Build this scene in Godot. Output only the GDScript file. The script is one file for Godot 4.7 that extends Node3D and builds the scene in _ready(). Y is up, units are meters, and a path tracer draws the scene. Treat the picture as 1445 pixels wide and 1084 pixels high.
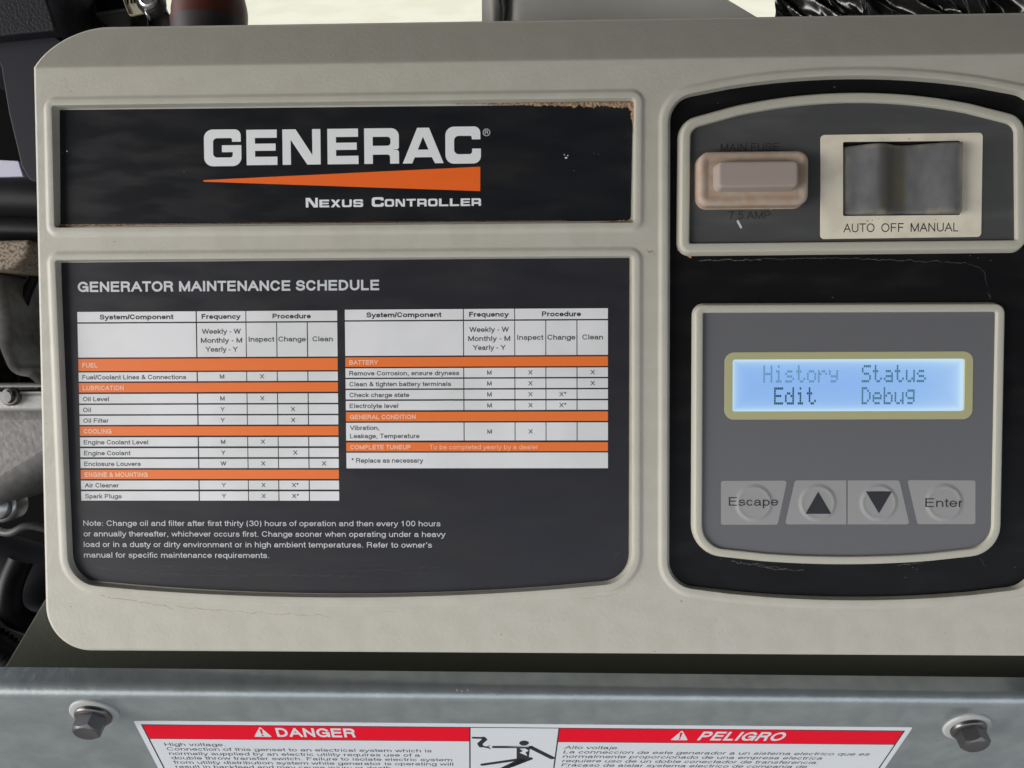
extends Node3D
# Close-up of a standby generator's control panel. Lengths below are millimetres in the control panel's own axes
# (x right, y up along the panel face, z out of it); PANEL tilts that face back as the real one leans.

const TILT := 36.3
const ZF := -1.9      # floor of the recesses in the housing
const ZL := -1.75     # face of the printed films in them
var PANEL: Transform3D
var M := {}
var rng := RandomNumberGenerator.new()
const sans := 11.8
const small := 15.0
const bold := 20.0
var bump_noise := FastNoiseLite.new()


# ---------------------------------------------------------------- mesh building
class Mb:
	var v := PackedVector3Array()
	var n := PackedVector3Array()
	var uv := PackedVector2Array()
	func tri(a: Vector3, b: Vector3, c: Vector3, na: Vector3, nb: Vector3, nc: Vector3) -> void:
		var g := (b - a).cross(c - a)
		if g.length_squared() < 1e-14:
			return
		if g.dot(na + nb + nc) > 0.0:
			var t := b; b = c; c = t
			var tn := nb; nb = nc; nc = tn
		for q in [[a, na], [b, nb], [c, nc]]:
			v.append(q[0] * 0.001)
			n.append((q[1] as Vector3).normalized())
			uv.append(Vector2(q[0].x, -q[0].y) / 100.0)
	func quad(a: Vector3, b: Vector3, c: Vector3, d: Vector3, na: Vector3, nb: Vector3, nc: Vector3, nd: Vector3) -> void:
		tri(a, b, c, na, nb, nc)
		tri(a, c, d, na, nc, nd)
	func flat(a: Vector3, b: Vector3, c: Vector3, d: Vector3, nn: Vector3) -> void:
		quad(a, b, c, d, nn, nn, nn, nn)
	func mesh() -> ArrayMesh:
		var arr := []
		arr.resize(Mesh.ARRAY_MAX)
		arr[Mesh.ARRAY_VERTEX] = v
		arr[Mesh.ARRAY_NORMAL] = n
		arr[Mesh.ARRAY_TEX_UV] = uv
		var m := ArrayMesh.new()
		m.add_surface_from_arrays(Mesh.PRIMITIVE_TRIANGLES, arr)
		return m


func v3(p: Vector2, z: float) -> Vector3:
	return Vector3(p.x, p.y, z)


func ccw(p: PackedVector2Array) -> PackedVector2Array:
	if Geometry2D.is_polygon_clockwise(p):
		p.reverse()
	if Geometry2D.is_polygon_clockwise(p):
		p.reverse()
	return p


# corners [x, y, radius] to a closed outline with rounded corners, counter-clockwise seen from +z
func rp(c: Array, seg := 8) -> PackedVector2Array:
	var out := PackedVector2Array()
	var k := c.size()
	for i in k:
		var a := Vector2(c[(i + k - 1) % k][0], c[(i + k - 1) % k][1])
		var o := Vector2(c[i][0], c[i][1])
		var b := Vector2(c[(i + 1) % k][0], c[(i + 1) % k][1])
		var r: float = c[i][2]
		var u := (a - o).normalized()
		var w := (b - o).normalized()
		var half := acos(clampf(u.dot(w), -1.0, 1.0)) * 0.5
		if r <= 0.0 or half > PI / 2 - 0.01:
			out.append(o)
			continue
		var d := minf(r / tan(half), minf(o.distance_to(a), o.distance_to(b)) * 0.499)
		r = d * tan(half)
		var mid := o + (u + w).normalized() * (r / sin(half))
		var s := (o + u * d - mid).angle()
		var e := (o + w * d - mid).angle()
		var sweep := wrapf(e - s, -PI, PI)
		for j in seg + 1:
			out.append(mid + Vector2.from_angle(s + sweep * j / seg) * r)
	var area := 0.0
	for i in out.size():
		area += out[i].cross(out[(i + 1) % out.size()])
	if area < 0.0:
		out.reverse()
	return out


func rrect(r: Rect2, rad: float, seg := 8) -> PackedVector2Array:
	return rp([[r.position.x, r.position.y, rad], [r.end.x, r.position.y, rad], [r.end.x, r.end.y, rad], [r.position.x, r.end.y, rad]], seg)


# points of the circular arc from a through m to b, both ends included
func arc3(a: Vector2, m: Vector2, b: Vector2, k: int) -> Array:
	var d := 2.0 * (a.x * (m.y - b.y) + m.x * (b.y - a.y) + b.x * (a.y - m.y))
	var o := Vector2((a.length_squared() * (m.y - b.y) + m.length_squared() * (b.y - a.y) + b.length_squared() * (a.y - m.y)) / d,
		(a.length_squared() * (b.x - m.x) + m.length_squared() * (a.x - b.x) + b.length_squared() * (m.x - a.x)) / d)
	var s := (a - o).angle()
	var sweep := wrapf((b - o).angle() - s, -PI, PI)
	var out := []
	for i in k + 1:
		out.append(o + Vector2.from_angle(s + sweep * i / k) * a.distance_to(o))
	return out


# an outline with an arched edge: straight corners first, the arc last
func arched(corners: Array, arc: Array, r_end: float) -> PackedVector2Array:
	return rp(corners + thinned(arc, r_end), 10)


# an arc as corners, its ends rounded by r; the points next to the ends make room for that
func thinned(arc: Array, r: float) -> Array:
	var c := []
	for i in arc.size():
		var near := minf(arc[i].distance_to(arc[0]), arc[i].distance_to(arc[-1]))
		if i == 0 or i == arc.size() - 1:
			c.append([arc[i].x, arc[i].y, r])
		elif near > r * 2.1:
			c.append([arc[i].x, arc[i].y, 0.0])
	return c


func outward(p: PackedVector2Array) -> PackedVector2Array:
	var out := PackedVector2Array()
	var k := p.size()
	for i in k:
		var a := (p[i] - p[(i + k - 1) % k]).normalized()
		var b := (p[(i + 1) % k] - p[i]).normalized()
		var na := Vector2(a.y, -a.x)
		var nb := Vector2(b.y, -b.x)
		var m := na + nb
		out.append(m / maxf(0.5 * m.length_squared(), 0.3))
	return out


func grow(p: PackedVector2Array, d: float) -> PackedVector2Array:
	var o := outward(p)
	var out := PackedVector2Array()
	for i in p.size():
		out.append(p[i] + o[i] * d)
	return out


# skin swept round an outline: profile of [offset outward, z]; smooth where the profile bends less than 50 degrees. zf lifts z by place
func loft(m: Mb, p: PackedVector2Array, prof: Array, zf = null, inward := false) -> void:
	var o := outward(p)
	var k := p.size()
	var dirs := []
	for i in prof.size() - 1:
		var d := Vector2(prof[i + 1][0] - prof[i][0], prof[i + 1][1] - prof[i][1]).normalized()
		dirs.append(Vector2(d.y, -d.x) if inward else Vector2(-d.y, d.x))
	for i in prof.size() - 1:
		var n0: Vector2 = dirs[i]
		var n1: Vector2 = dirs[i]
		if i > 0 and dirs[i].dot(dirs[i - 1]) > 0.64:
			n0 = (dirs[i] + dirs[i - 1]).normalized()
		if i < dirs.size() - 1 and dirs[i].dot(dirs[i + 1]) > 0.64:
			n1 = (dirs[i] + dirs[i + 1]).normalized()
		for j in k:
			var e := (j + 1) % k
			var q := []
			var nn := []
			for t in [[j, i, n0], [e, i, n0], [e, i + 1, n1], [j, i + 1, n1]]:
				var xy: Vector2 = p[t[0]] + o[t[0]] * prof[t[1]][0]
				var z: float = prof[t[1]][1]
				if zf != null:
					z += zf.call(xy)
				q.append(v3(xy, z))
				var on := o[t[0]].normalized()
				nn.append(Vector3(on.x * t[2].x, on.y * t[2].x, t[2].y))
			m.quad(q[0], q[1], q[2], q[3], nn[0], nn[1], nn[2], nn[3])


func pieces(p: PackedVector2Array, holes: Array) -> Array:
	var parts := [p]
	for h: PackedVector2Array in holes:
		var lo := h[0]
		var hi := h[0]
		for q in h:
			lo = lo.min(q)
			hi = hi.max(q)
		var cx := (lo.x + hi.x) / 2
		var next := []
		for part: PackedVector2Array in parts:
			for side in [[-9000.0, cx], [cx, 9000.0]]:
				var box := PackedVector2Array([Vector2(side[0], -9000), Vector2(side[1], -9000), Vector2(side[1], 9000), Vector2(side[0], 9000)])
				for bit in Geometry2D.intersect_polygons(part, box):
					for rest in Geometry2D.clip_polygons(bit, h):
						next.append(rest)
		parts = next
	return parts


# flat face of an outline with holes; zf gives z by place and nf the normal
func fill(m: Mb, p: PackedVector2Array, z: float, holes := [], back := false) -> void:
	var nn := Vector3(0, 0, -1 if back else 1)
	for part: PackedVector2Array in pieces(p, holes):
		var t := Geometry2D.triangulate_polygon(part)
		for i in range(0, t.size(), 3):
			m.tri(v3(part[t[i]], z), v3(part[t[i + 1]], z), v3(part[t[i + 2]], z), nn, nn, nn)


# a film or plate: front face at z, side edge down by thick
func plate(p: PackedVector2Array, z: float, thick: float, holes := []) -> Mb:
	var m := Mb.new()
	var e := minf(thick * 0.3, 0.25)
	loft(m, p, [[0, z - thick], [0, z - e], [-e, z]])
	fill(m, grow(p, -e), z, holes)
	return m


# a solid block with rounded front edges
func block(p: PackedVector2Array, z: float, depth: float, r: float) -> Mb:
	var m := Mb.new()
	var prof := [[0.0, z - depth], [0.0, z - r]]
	for i in range(1, 5):
		var a := PI / 2 * i / 4
		prof.append([-r * (1 - cos(a)), z - r + r * sin(a)])
	loft(m, p, prof)
	fill(m, grow(p, -r), z)
	fill(m, p, z - depth, [], true)
	return m


func tube(m: Mb, path: Array, radii: Array, seg := 20, capped := true) -> void:
	var rings := []
	var norms := []
	for i in path.size():
		var d: Vector3 = (path[mini(i + 1, path.size() - 1)] - path[maxi(i - 1, 0)]).normalized()
		var s := d.cross(Vector3(0.13, 0.21, 0.97)).normalized()
		var u := s.cross(d)
		var ring := []
		var nr := []
		for j in seg + 1:
			var a := TAU * j / seg
			var q := s * cos(a) + u * sin(a)
			ring.append(path[i] + q * radii[mini(i, radii.size() - 1)])
			nr.append(q)
		rings.append(ring)
		norms.append(nr)
	for i in path.size() - 1:
		for j in seg:
			m.quad(rings[i][j], rings[i][j + 1], rings[i + 1][j + 1], rings[i + 1][j], norms[i][j], norms[i][j + 1], norms[i + 1][j + 1], norms[i + 1][j])
	if capped:
		for e in [0, path.size() - 1]:
			var d: Vector3 = path[e] - path[1 if e == 0 else e - 1]
			for j in seg:
				m.tri(path[e], rings[e][j], rings[e][j + 1], d, d, d)


# surface turned round +z at c; profile of [radius, z]
func lathe(m: Mb, c: Vector3, prof: Array, seg := 40) -> void:
	var circle := PackedVector2Array()
	for j in seg:
		circle.append(Vector2.from_angle(TAU * j / seg) * 0.001)
	var dirs := []
	for i in prof.size() - 1:
		var d := Vector2(prof[i + 1][0] - prof[i][0], prof[i + 1][1] - prof[i][1]).normalized()
		dirs.append(Vector2(-d.y, d.x))
	for i in prof.size() - 1:
		var n0: Vector2 = dirs[i]
		var n1: Vector2 = dirs[i]
		if i > 0 and dirs[i].dot(dirs[i - 1]) > 0.64:
			n0 = (dirs[i] + dirs[i - 1]).normalized()
		if i < dirs.size() - 1 and dirs[i].dot(dirs[i + 1]) > 0.64:
			n1 = (dirs[i] + dirs[i + 1]).normalized()
		for j in seg:
			var a := Vector2.from_angle(TAU * j / seg)
			var b := Vector2.from_angle(TAU * (j + 1) / seg)
			m.quad(c + v3(a * prof[i][0], prof[i][1]), c + v3(b * prof[i][0], prof[i][1]), c + v3(b * prof[i + 1][0], prof[i + 1][1]), c + v3(a * prof[i + 1][0], prof[i + 1][1]),
				v3(a * n0.x, n0.y), v3(b * n0.x, n0.y), v3(b * n1.x, n1.y), v3(a * n1.x, n1.y))


# ---------------------------------------------------------------- things and parts
func thing(called: String, label: String, category: String, frame: Transform3D, group := "") -> Node3D:
	var o := Node3D.new()
	o.name = called
	add_child(o, true)
	o.transform = frame
	o.set_meta("label", label)
	o.set_meta("category", category)
	if group:
		o.set_meta("group", group)
	return o


func part(parent: Node3D, called: String, m: Mb, mat: Material, label := "") -> MeshInstance3D:
	var o := MeshInstance3D.new()
	var count := 0
	for c in parent.get_children():
		if String(c.name) == called or String(c.name).begins_with(called + "_0"):
			count += 1
	o.name = called if count == 0 else "%s_%03d" % [called, count]
	o.mesh = m.mesh()
	o.material_override = mat
	parent.add_child(o, true)
	if label:
		o.set_meta("label", label)
	return o


# a frame of the panel's axes in the world, its origin moved by mm
func at(v: Vector3) -> Transform3D:
	return PANEL * Transform3D(Basis(), v * 0.001)


# A plain grotesque alphabet, drawn as strokes. Each glyph: advance (plain, bold), side bearing, then strokes of points [x, y] and
# elliptic arcs [centre x, y, radius x, y, from, to]. x runs 0..1 between the bearings; capitals run y 0..1;
# small letters 0..1 over the x-height, up to 2 for ascenders and down to -1 for descenders.
const LETTERS := {
	"A": [667, 722, 1, [[0, 0], [0.5, 1], [1, 0]], [[0.2, 0.35], [0.8, 0.35]]],
	"B": [667, 722, 10, [[0, 0], [0, 1], [0.58, 1], [0.58, 0.765, 0.36, 0.235, 90, -90], [0, 0.53]], [[0.5, 0.53], [0.6, 0.53], [0.6, 0.265, 0.4, 0.265, 90, -90], [0, 0]]],
	"C": [722, 722, 6, [[0.5, 0.5, 0.5, 0.5, 36, 324]]],
	"D": [722, 722, 10, [[0, 0], [0, 1], [0.42, 1], [0.42, 0.5, 0.58, 0.5, 90, -90], [0, 0]]],
	"E": [667, 667, 10, [[1, 1], [0, 1], [0, 0], [1, 0]], [[0, 0.53], [0.93, 0.53]]],
	"F": [611, 611, 10, [[1, 1], [0, 1], [0, 0]], [[0, 0.52], [0.88, 0.52]]],
	"G": [778, 778, 6, [[0.5, 0.5, 0.5, 0.5, 38, 338]], [[0.56, 0.47], [1, 0.47], [1, 0.02]]],
	"H": [722, 722, 10, [[0, 0], [0, 1]], [[1, 0], [1, 1]], [[0, 0.53], [1, 0.53]]],
	"I": [278, 278, 10, [[0.5, 0], [0.5, 1]]],
	"J": [500, 556, 4, [[1, 1], [1, 0.28], [0.5, 0.28, 0.5, 0.28, 0, -175]]],
	"K": [667, 722, 9, [[0, 0], [0, 1]], [[1, 1], [0, 0.34]], [[0.33, 0.58], [1, 0]]],
	"L": [556, 611, 10, [[0, 1], [0, 0], [1, 0]]],
	"M": [833, 833, 10, [[0, 0], [0, 1], [0.5, 0.02], [1, 1], [1, 0]]],
	"N": [722, 722, 10, [[0, 0], [0, 1], [1, 0], [1, 1]]],
	"O": [778, 778, 6, [[0.5, 0.5, 0.5, 0.5, 0, 360]]],
	"P": [667, 667, 10, [[0, 0], [0, 1], [0.6, 1], [0.6, 0.735, 0.4, 0.265, 90, -90], [0, 0.47]]],
	"Q": [778, 778, 6, [[0.5, 0.5, 0.5, 0.5, 0, 360]], [[0.6, 0.24], [0.98, 0]]],
	"R": [722, 722, 10, [[0, 0], [0, 1], [0.58, 1], [0.58, 0.755, 0.38, 0.245, 90, -90], [0, 0.51]], [[0.5, 0.51], [0.7, 0.49], [0.86, 0.4], [0.92, 0.2], [0.97, 0]]],
	"S": [667, 667, 6, [[0.5, 0.755, 0.44, 0.245, 12, 252], [0.5, 0.265, 0.5, 0.265, 76, -168]]],
	"T": [611, 611, 3, [[0, 1], [1, 1]], [[0.5, 1], [0.5, 0]]],
	"U": [722, 722, 10, [[0, 1], [0, 0.34], [0.5, 0.34, 0.5, 0.34, 180, 360], [1, 1]]],
	"V": [667, 667, 1, [[0, 1], [0.5, 0], [1, 1]]],
	"W": [944, 944, 1, [[0, 1], [0.25, 0], [0.5, 1], [0.75, 0], [1, 1]]],
	"X": [667, 667, 2, [[0, 0], [1, 1]], [[0, 1], [1, 0]]],
	"Y": [667, 667, 1, [[0, 1], [0.5, 0.42], [1, 1]], [[0.5, 0.45], [0.5, 0]]],
	"Z": [611, 611, 3, [[0, 1], [1, 1], [0, 0], [1, 0]]],
	"0": [556, 556, 6, [[0.5, 0.5, 0.5, 0.5, 0, 360]]],
	"1": [556, 556, 12, [[0.05, 0.72], [0.3, 0.78], [0.5, 1], [0.5, 0]]],
	"3": [556, 556, 5, [[0.48, 0.76, 0.44, 0.24, 165, -80], [0.48, 0.27, 0.52, 0.27, 80, -168]]],
	"5": [556, 556, 5, [[0.9, 1], [0.2, 1], [0.1, 0.5], [0.48, 0.33, 0.52, 0.33, 132, -162]]],
	"7": [556, 556, 5, [[0, 1], [1, 1], [0.6, 0.55], [0.4, 0]]],
	"&": [667, 722, 6, [[1, 0], [0.24, 0.72], [0.22, 0.88], [0.4, 1], [0.58, 0.88], [0.54, 0.72], [0.12, 0.42], [0, 0.22], [0.12, 0.04], [0.36, 0], [0.66, 0.12], [0.86, 0.46]]],
	"/": [278, 278, 0, [[0, 0], [1, 1]]],
	"(": [333, 333, 9, [[1.5, 0.4, 1.5, 0.75, 132, 228]]],
	")": [333, 333, 9, [[-0.5, 0.4, 1.5, 0.75, 48, -48]]],
	".": [278, 278, 10, [[0.5, 0], [0.5, 0.01]]],
	",": [278, 278, 10, [[0.5, 0.02], [0.5, 0], [0.35, -0.16]]],
	":": [278, 278, 10, [[0.5, 0], [0.5, 0.01]], [[0.5, 0.6], [0.5, 0.61]]],
	"-": [333, 333, 6, [[0.05, 0.36], [0.95, 0.36]]],
	"*": [389, 389, 8, [[0.5, 0.66], [0.5, 1]], [[0.1, 0.74], [0.9, 0.92]], [[0.1, 0.92], [0.9, 0.74]]],
	"’": [222, 278, 8, [[0.6, 1], [0.6, 0.9], [0.4, 0.78]]],
	"a": [556, 556, 5, [[0.47, 0.7, 0.4, 0.3, 168, 0], [0.87, 0.14], [1, 0]], [[0.87, 0.62], [0.4, 0.55], [0.37, 0.275, 0.37, 0.275, 100, 270], [0.62, 0.05], [0.87, 0.32]]],
	"b": [556, 611, 8, [[0, 2], [0, 0]], [[0.5, 0.5, 0.5, 0.5, 0, 360]]],
	"c": [500, 556, 5, [[0.5, 0.5, 0.5, 0.5, 38, 322]]],
	"d": [556, 611, 6, [[1, 2], [1, 0]], [[0.5, 0.5, 0.5, 0.5, 0, 360]]],
	"e": [556, 556, 5, [[0.04, 0.5], [1, 0.5], [0.5, 0.5, 0.5, 0.5, 4, 325]]],
	"f": [278, 333, 1, [[1, 2], [0.72, 1.95], [0.55, 1.6], [0.55, 0]], [[0.05, 1], [1, 1]]],
	"g": [556, 611, 5, [[0.5, 0.5, 0.5, 0.5, 0, 360]], [[1, 1], [1, -0.35], [0.5, -0.35, 0.5, 0.65, 0, -165]]],
	"h": [556, 611, 8, [[0, 2], [0, 0]], [[0, 0.55], [0.5, 0.58, 0.5, 0.42, 175, 0], [1, 0]]],
	"i": [222, 278, 8, [[0.5, 0], [0.5, 1]], [[0.5, 1.95], [0.5, 2]]],
	"j": [222, 278, 0, [[0.75, 1], [0.75, -0.6], [0.6, -1], [0.1, -1]], [[0.75, 1.95], [0.75, 2]]],
	"k": [500, 556, 8, [[0, 0], [0, 2]], [[1, 1], [0, 0.3]], [[0.34, 0.56], [1, 0]]],
	"l": [222, 278, 8, [[0.5, 0], [0.5, 2]]],
	"m": [833, 889, 8, [[0, 1], [0, 0]], [[0, 0.6], [0.25, 0.62, 0.25, 0.38, 175, 0], [0.5, 0]], [[0.5, 0.6], [0.75, 0.62, 0.25, 0.38, 175, 0], [1, 0]]],
	"n": [556, 611, 8, [[0, 1], [0, 0]], [[0, 0.55], [0.5, 0.58, 0.5, 0.42, 175, 0], [1, 0]]],
	"o": [556, 611, 5, [[0.5, 0.5, 0.5, 0.5, 0, 360]]],
	"p": [556, 611, 8, [[0, 1], [0, -1]], [[0.5, 0.5, 0.5, 0.5, 0, 360]]],
	"q": [556, 611, 6, [[1, 1], [1, -1]], [[0.5, 0.5, 0.5, 0.5, 0, 360]]],
	"r": [333, 389, 8, [[0, 1], [0, 0]], [[0, 0.5], [0.2, 0.85], [0.55, 1], [1, 1]]],
	"s": [500, 556, 4, [[0.5, 0.745, 0.43, 0.255, 14, 254], [0.5, 0.275, 0.5, 0.275, 76, -166]]],
	"t": [278, 333, 2, [[0.5, 1.75], [0.5, 0.22], [0.68, 0], [1, 0]], [[0, 1], [1, 1]]],
	"u": [556, 611, 8, [[0, 1], [0, 0.42], [0.5, 0.42, 0.5, 0.42, 180, 355], [1, 0.45]], [[1, 1], [1, 0]]],
	"v": [500, 556, 1, [[0, 1], [0.5, 0], [1, 1]]],
	"w": [722, 778, 1, [[0, 1], [0.25, 0], [0.5, 1], [0.75, 0], [1, 1]]],
	"x": [500, 556, 1, [[0, 0], [1, 1]], [[0, 1], [1, 0]]],
	"y": [500, 556, 1, [[0, 1], [0.5, 0.04]], [[1, 1], [0.42, -0.6], [0.3, -1], [0.05, -1]]],
	"z": [500, 500, 3, [[0, 1], [1, 1], [0, 0], [1, 0]]],
}
var drawn := {}


# a glyph's strokes as triangles, capital height 100: [advance, [[points of one stroke's triangles], ...]]
func letter(ch: String, weight: float) -> Array:
	var key := ch + str(weight)
	if drawn.has(key):
		return drawn[key]
	if ch == " ":
		drawn[key] = [38.7, []]
		return drawn[key]
	var g: Array = LETTERS[ch]
	var heavy := clampf((weight - 12.0) / 8.0, 0.0, 1.0)
	var adv: float = lerpf(g[0], g[1], heavy) * 0.1393
	var lsb: float = g[2] * lerpf(1.0, 0.75, heavy)
	var small_one := ch >= "a" and ch <= "z"
	var lo := 0.0
	var hi := 100.0
	if ch in "gjpqy,":
		lo = -29.0
	if ch in "()/Q":
		lo = -22.0
	if ch in "acegmnopqrsuvwxyz":
		hi = 73.0
	var out := []
	for k in range(3, g.size()):
		var line := PackedVector2Array()
		for e: Array in g[k]:
			var pts := []
			if e.size() == 2:
				pts.append(Vector2(e[0], e[1]))
			else:
				var n := maxi(4, int(absf(e[5] - e[4]) / 15.0))
				for i in n + 1:
					var a := deg_to_rad(lerpf(e[4], e[5], float(i) / n))
					pts.append(Vector2(e[0] + e[2] * cos(a), e[1] + e[3] * sin(a)))
			for q: Vector2 in pts:
				var yy := weight / 2 + q.y * (100.0 - weight)
				if small_one:
					yy = weight / 2 + q.y * (73.0 - weight) if q.y >= 0.0 and q.y <= 1.0 else 73.0 - weight / 2 + (q.y - 1.0) * 27.0 if q.y > 1.0 else weight / 2 + q.y * 29.0
				var at_ := Vector2(lsb + weight / 2 + q.x * (adv - 2 * lsb - weight), yy)
				if line.is_empty() or line[-1].distance_to(at_) > 0.3:
					line.append(at_)
		var closed := line.size() > 6 and line[0].distance_to(line[-1]) < 0.5
		if closed:
			line.remove_at(line.size() - 1)
		var solid_ := []
		var holes := []
		for p in Geometry2D.offset_polyline(line, weight / 2, Geometry2D.JOIN_MITER, Geometry2D.END_JOINED if closed else Geometry2D.END_SQUARE):
			if Geometry2D.is_polygon_clockwise(p):
				p.reverse()
				holes.append(p)
			else:
				solid_.append(p)
		var band := PackedVector2Array([Vector2(-90, lo), Vector2(300, lo), Vector2(300, hi), Vector2(-90, hi)])
		var tris := PackedVector2Array()
		for p in solid_:
			for c in Geometry2D.intersect_polygons(p, band):
				for bit: PackedVector2Array in pieces(c, holes):
					var t := Geometry2D.triangulate_polygon(bit)
					for i in t:
						tris.append(bit[i])
		out.append(tris)
	drawn[key] = [adv, out]
	return drawn[key]


func text_mesh(m: Mb, what: String, weight: float, x: float, y: float, cap: float, width: float, z: float, align := 0, lift = null, slant := 0.0) -> void:
	var x0 := INF
	var x1 := -INF
	var pen := 0.0
	for ch in what:
		var g := letter(ch, weight)
		for s in g[1]:
			for q: Vector2 in s:
				x0 = minf(x0, q.x + pen)
				x1 = maxf(x1, q.x + pen)
		pen += g[0]
	var ky := cap / 100.0
	var kx: float = width / (x1 - x0) if width > 0.0 else ky * absf(width) if width < 0.0 else ky
	var sx := x - (0.5 * (x1 - x0) * kx if align == 1 else 0.0)
	var up := Vector3(0, 0, 1)
	pen = 0.0
	for ch in what:
		var g := letter(ch, weight)
		for k in g[1].size():
			var s: PackedVector2Array = g[1][k]
			for i in range(0, s.size(), 3):
				var w := []
				for e in 3:
					var q := s[i + e]
					var v := Vector3(sx + (q.x + pen - x0) * kx + q.y * ky * slant, y + q.y * ky, z + 0.004 * k)
					if lift != null:
						v.z += lift.call(Vector2(v.x, v.y))
					w.append(v)
				if lift == null:
					m.tri(w[0], w[1], w[2], up, up, up)
				else:
					draped(m, w[0], w[1], w[2], z + 0.004 * k, lift)
		pen += g[0]


# a triangle split until it follows a curved surface
func draped(m: Mb, a: Vector3, b: Vector3, c: Vector3, z: float, lift: Callable) -> void:
	var ab := a.distance_to(b)
	var bc := b.distance_to(c)
	var ca := c.distance_to(a)
	var most := maxf(ab, maxf(bc, ca))
	var up := Vector3(0, 0, 1)
	if most < 0.3:
		m.tri(a, b, c, up, up, up)
		return
	var tri := [a, b, c] if ab == most else [b, c, a] if bc == most else [c, a, b]
	var mid: Vector3 = (tri[0] + tri[1]) / 2
	mid.z = z + lift.call(Vector2(mid.x, mid.y))
	draped(m, tri[0], mid, tri[2], z, lift)
	draped(m, mid, tri[1], tri[2], z, lift)


func text(parent: Node3D, what: String, font: float, x: float, y: float, cap: float, width: float, z: float, mat: Material, align := 0, slant := 0.0) -> void:
	var m := Mb.new()
	text_mesh(m, what, font, x, y, cap, width, z, align, null, slant)
	part(parent, "lettering", m, mat)


# square wide capitals of the wordmark, drawn on a 345-unit high body (y down): outline corners and, for some, a counter
func glyph(ch: String) -> Array:
	match ch:
		"G": return [[[358, 122, 0], [358, 0, 75], [0, 0, 85], [0, 360, 85], [362, 360, 85], [362, 155, 0], [173, 155, 0], [173, 223, 0], [278, 223, 0], [278, 275, 30], [88, 275, 40], [88, 85, 40], [273, 85, 25], [273, 122, 0]]]
		"E": return [[[0, 0, 0], [297, 0, 0], [297, 80, 0], [83, 80, 0], [83, 136, 0], [284, 136, 0], [284, 206, 0], [83, 206, 0], [83, 264, 0], [300, 264, 0], [300, 345, 0], [0, 345, 0]]]
		"N": return [[[0, 0, 0], [128, 0, 0], [288, 252, 0], [288, 0, 0], [368, 0, 0], [368, 345, 0], [238, 345, 0], [80, 103, 0], [80, 345, 0], [0, 345, 0]]]
		"R": return [[[0, 0, 0], [337, 0, 78], [337, 205, 48], [290, 208, 0], [290, 212, 0], [337, 212, 50], [337, 345, 0], [250, 345, 0], [250, 256, 26], [83, 256, 0], [83, 345, 0], [0, 345, 0]], [[83, 83, 0], [255, 83, 30], [255, 170, 30], [83, 170, 0]]]
		"A": return [[[142, 0, 0], [257, 0, 0], [397, 345, 0], [312, 345, 0], [284, 286, 0], [117, 286, 0], [92, 345, 0], [0, 345, 0]], [[198, 86, 0], [251, 212, 0], [147, 212, 0]]]
		"C": return [[[340, 125, 0], [340, 0, 80], [0, 0, 85], [0, 360, 85], [345, 360, 85], [345, 215, 0], [260, 215, 0], [260, 268, 30], [85, 268, 45], [85, 90, 45], [257, 90, 30], [257, 125, 0]]]
		"X": return [[[0, 0, 0], [108, 0, 0], [170, 100, 0], [232, 0, 0], [340, 0, 0], [226, 170, 0], [345, 345, 0], [235, 345, 0], [170, 240, 0], [105, 345, 0], [-5, 345, 0], [114, 170, 0]]]
		"U": return [[[0, 0, 0], [82, 0, 0], [82, 265, 40], [258, 265, 40], [258, 0, 0], [340, 0, 0], [340, 345, 85], [0, 345, 85]]]
		"S": return [[[330, 110, 0], [250, 110, 0], [250, 78, 20], [82, 78, 20], [82, 135, 20], [335, 135, 60], [335, 345, 70], [0, 345, 70], [0, 235, 0], [85, 235, 0], [85, 268, 20], [255, 268, 20], [255, 212, 20], [0, 212, 60], [0, 0, 70], [330, 0, 70]]]
		"O": return [[[0, 0, 85], [350, 0, 85], [350, 345, 85], [0, 345, 85]], [[85, 82, 42], [265, 82, 42], [265, 263, 42], [85, 263, 42]]]
		"T": return [[[0, 0, 0], [320, 0, 0], [320, 80, 0], [201, 80, 0], [201, 345, 0], [119, 345, 0], [119, 80, 0], [0, 80, 0]]]
		"L": return [[[0, 0, 0], [82, 0, 0], [82, 265, 0], [295, 265, 0], [295, 345, 0], [0, 345, 0]]]
	return []


func glyph_into(m: Mb, ch: String, box: Rect2, z: float) -> void:
	var g := glyph(ch)
	var polys := []
	var lo := Vector2(INF, INF)
	var hi := -lo
	for c in g:
		var p := rp(c, 8)
		for q in p:
			lo = lo.min(q)
			hi = hi.max(q)
		polys.append(p)
	for i in polys.size():
		var p: PackedVector2Array = polys[i]
		for k in p.size():
			var t := (p[k] - lo) / (hi - lo)
			p[k] = Vector2(box.position.x + t.x * box.size.x, box.end.y - t.y * box.size.y)
		polys[i] = p
	fill(m, polys[0], z, polys.slice(1))


# ---------------------------------------------------------------- materials
func noise_tex(freq: float, colors: Array, stops: Array, octaves := 4, seed_ := 1, normal := 0.0, size := 512) -> NoiseTexture2D:
	var fn := FastNoiseLite.new()
	fn.noise_type = FastNoiseLite.TYPE_SIMPLEX_SMOOTH
	fn.frequency = freq
	fn.fractal_octaves = octaves
	fn.seed = seed_
	var t := NoiseTexture2D.new()
	t.width = size
	t.height = size
	t.seamless = true
	t.noise = fn
	if normal > 0.0:
		t.as_normal_map = true
		t.bump_strength = normal
	elif colors.size():
		var g := Gradient.new()
		g.colors = PackedColorArray(colors)
		g.offsets = PackedFloat32Array(stops)
		t.color_ramp = g
	return t


func lin(r: float, g: float, b: float) -> Color:
	return Color(r, g, b).linear_to_srgb()


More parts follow.
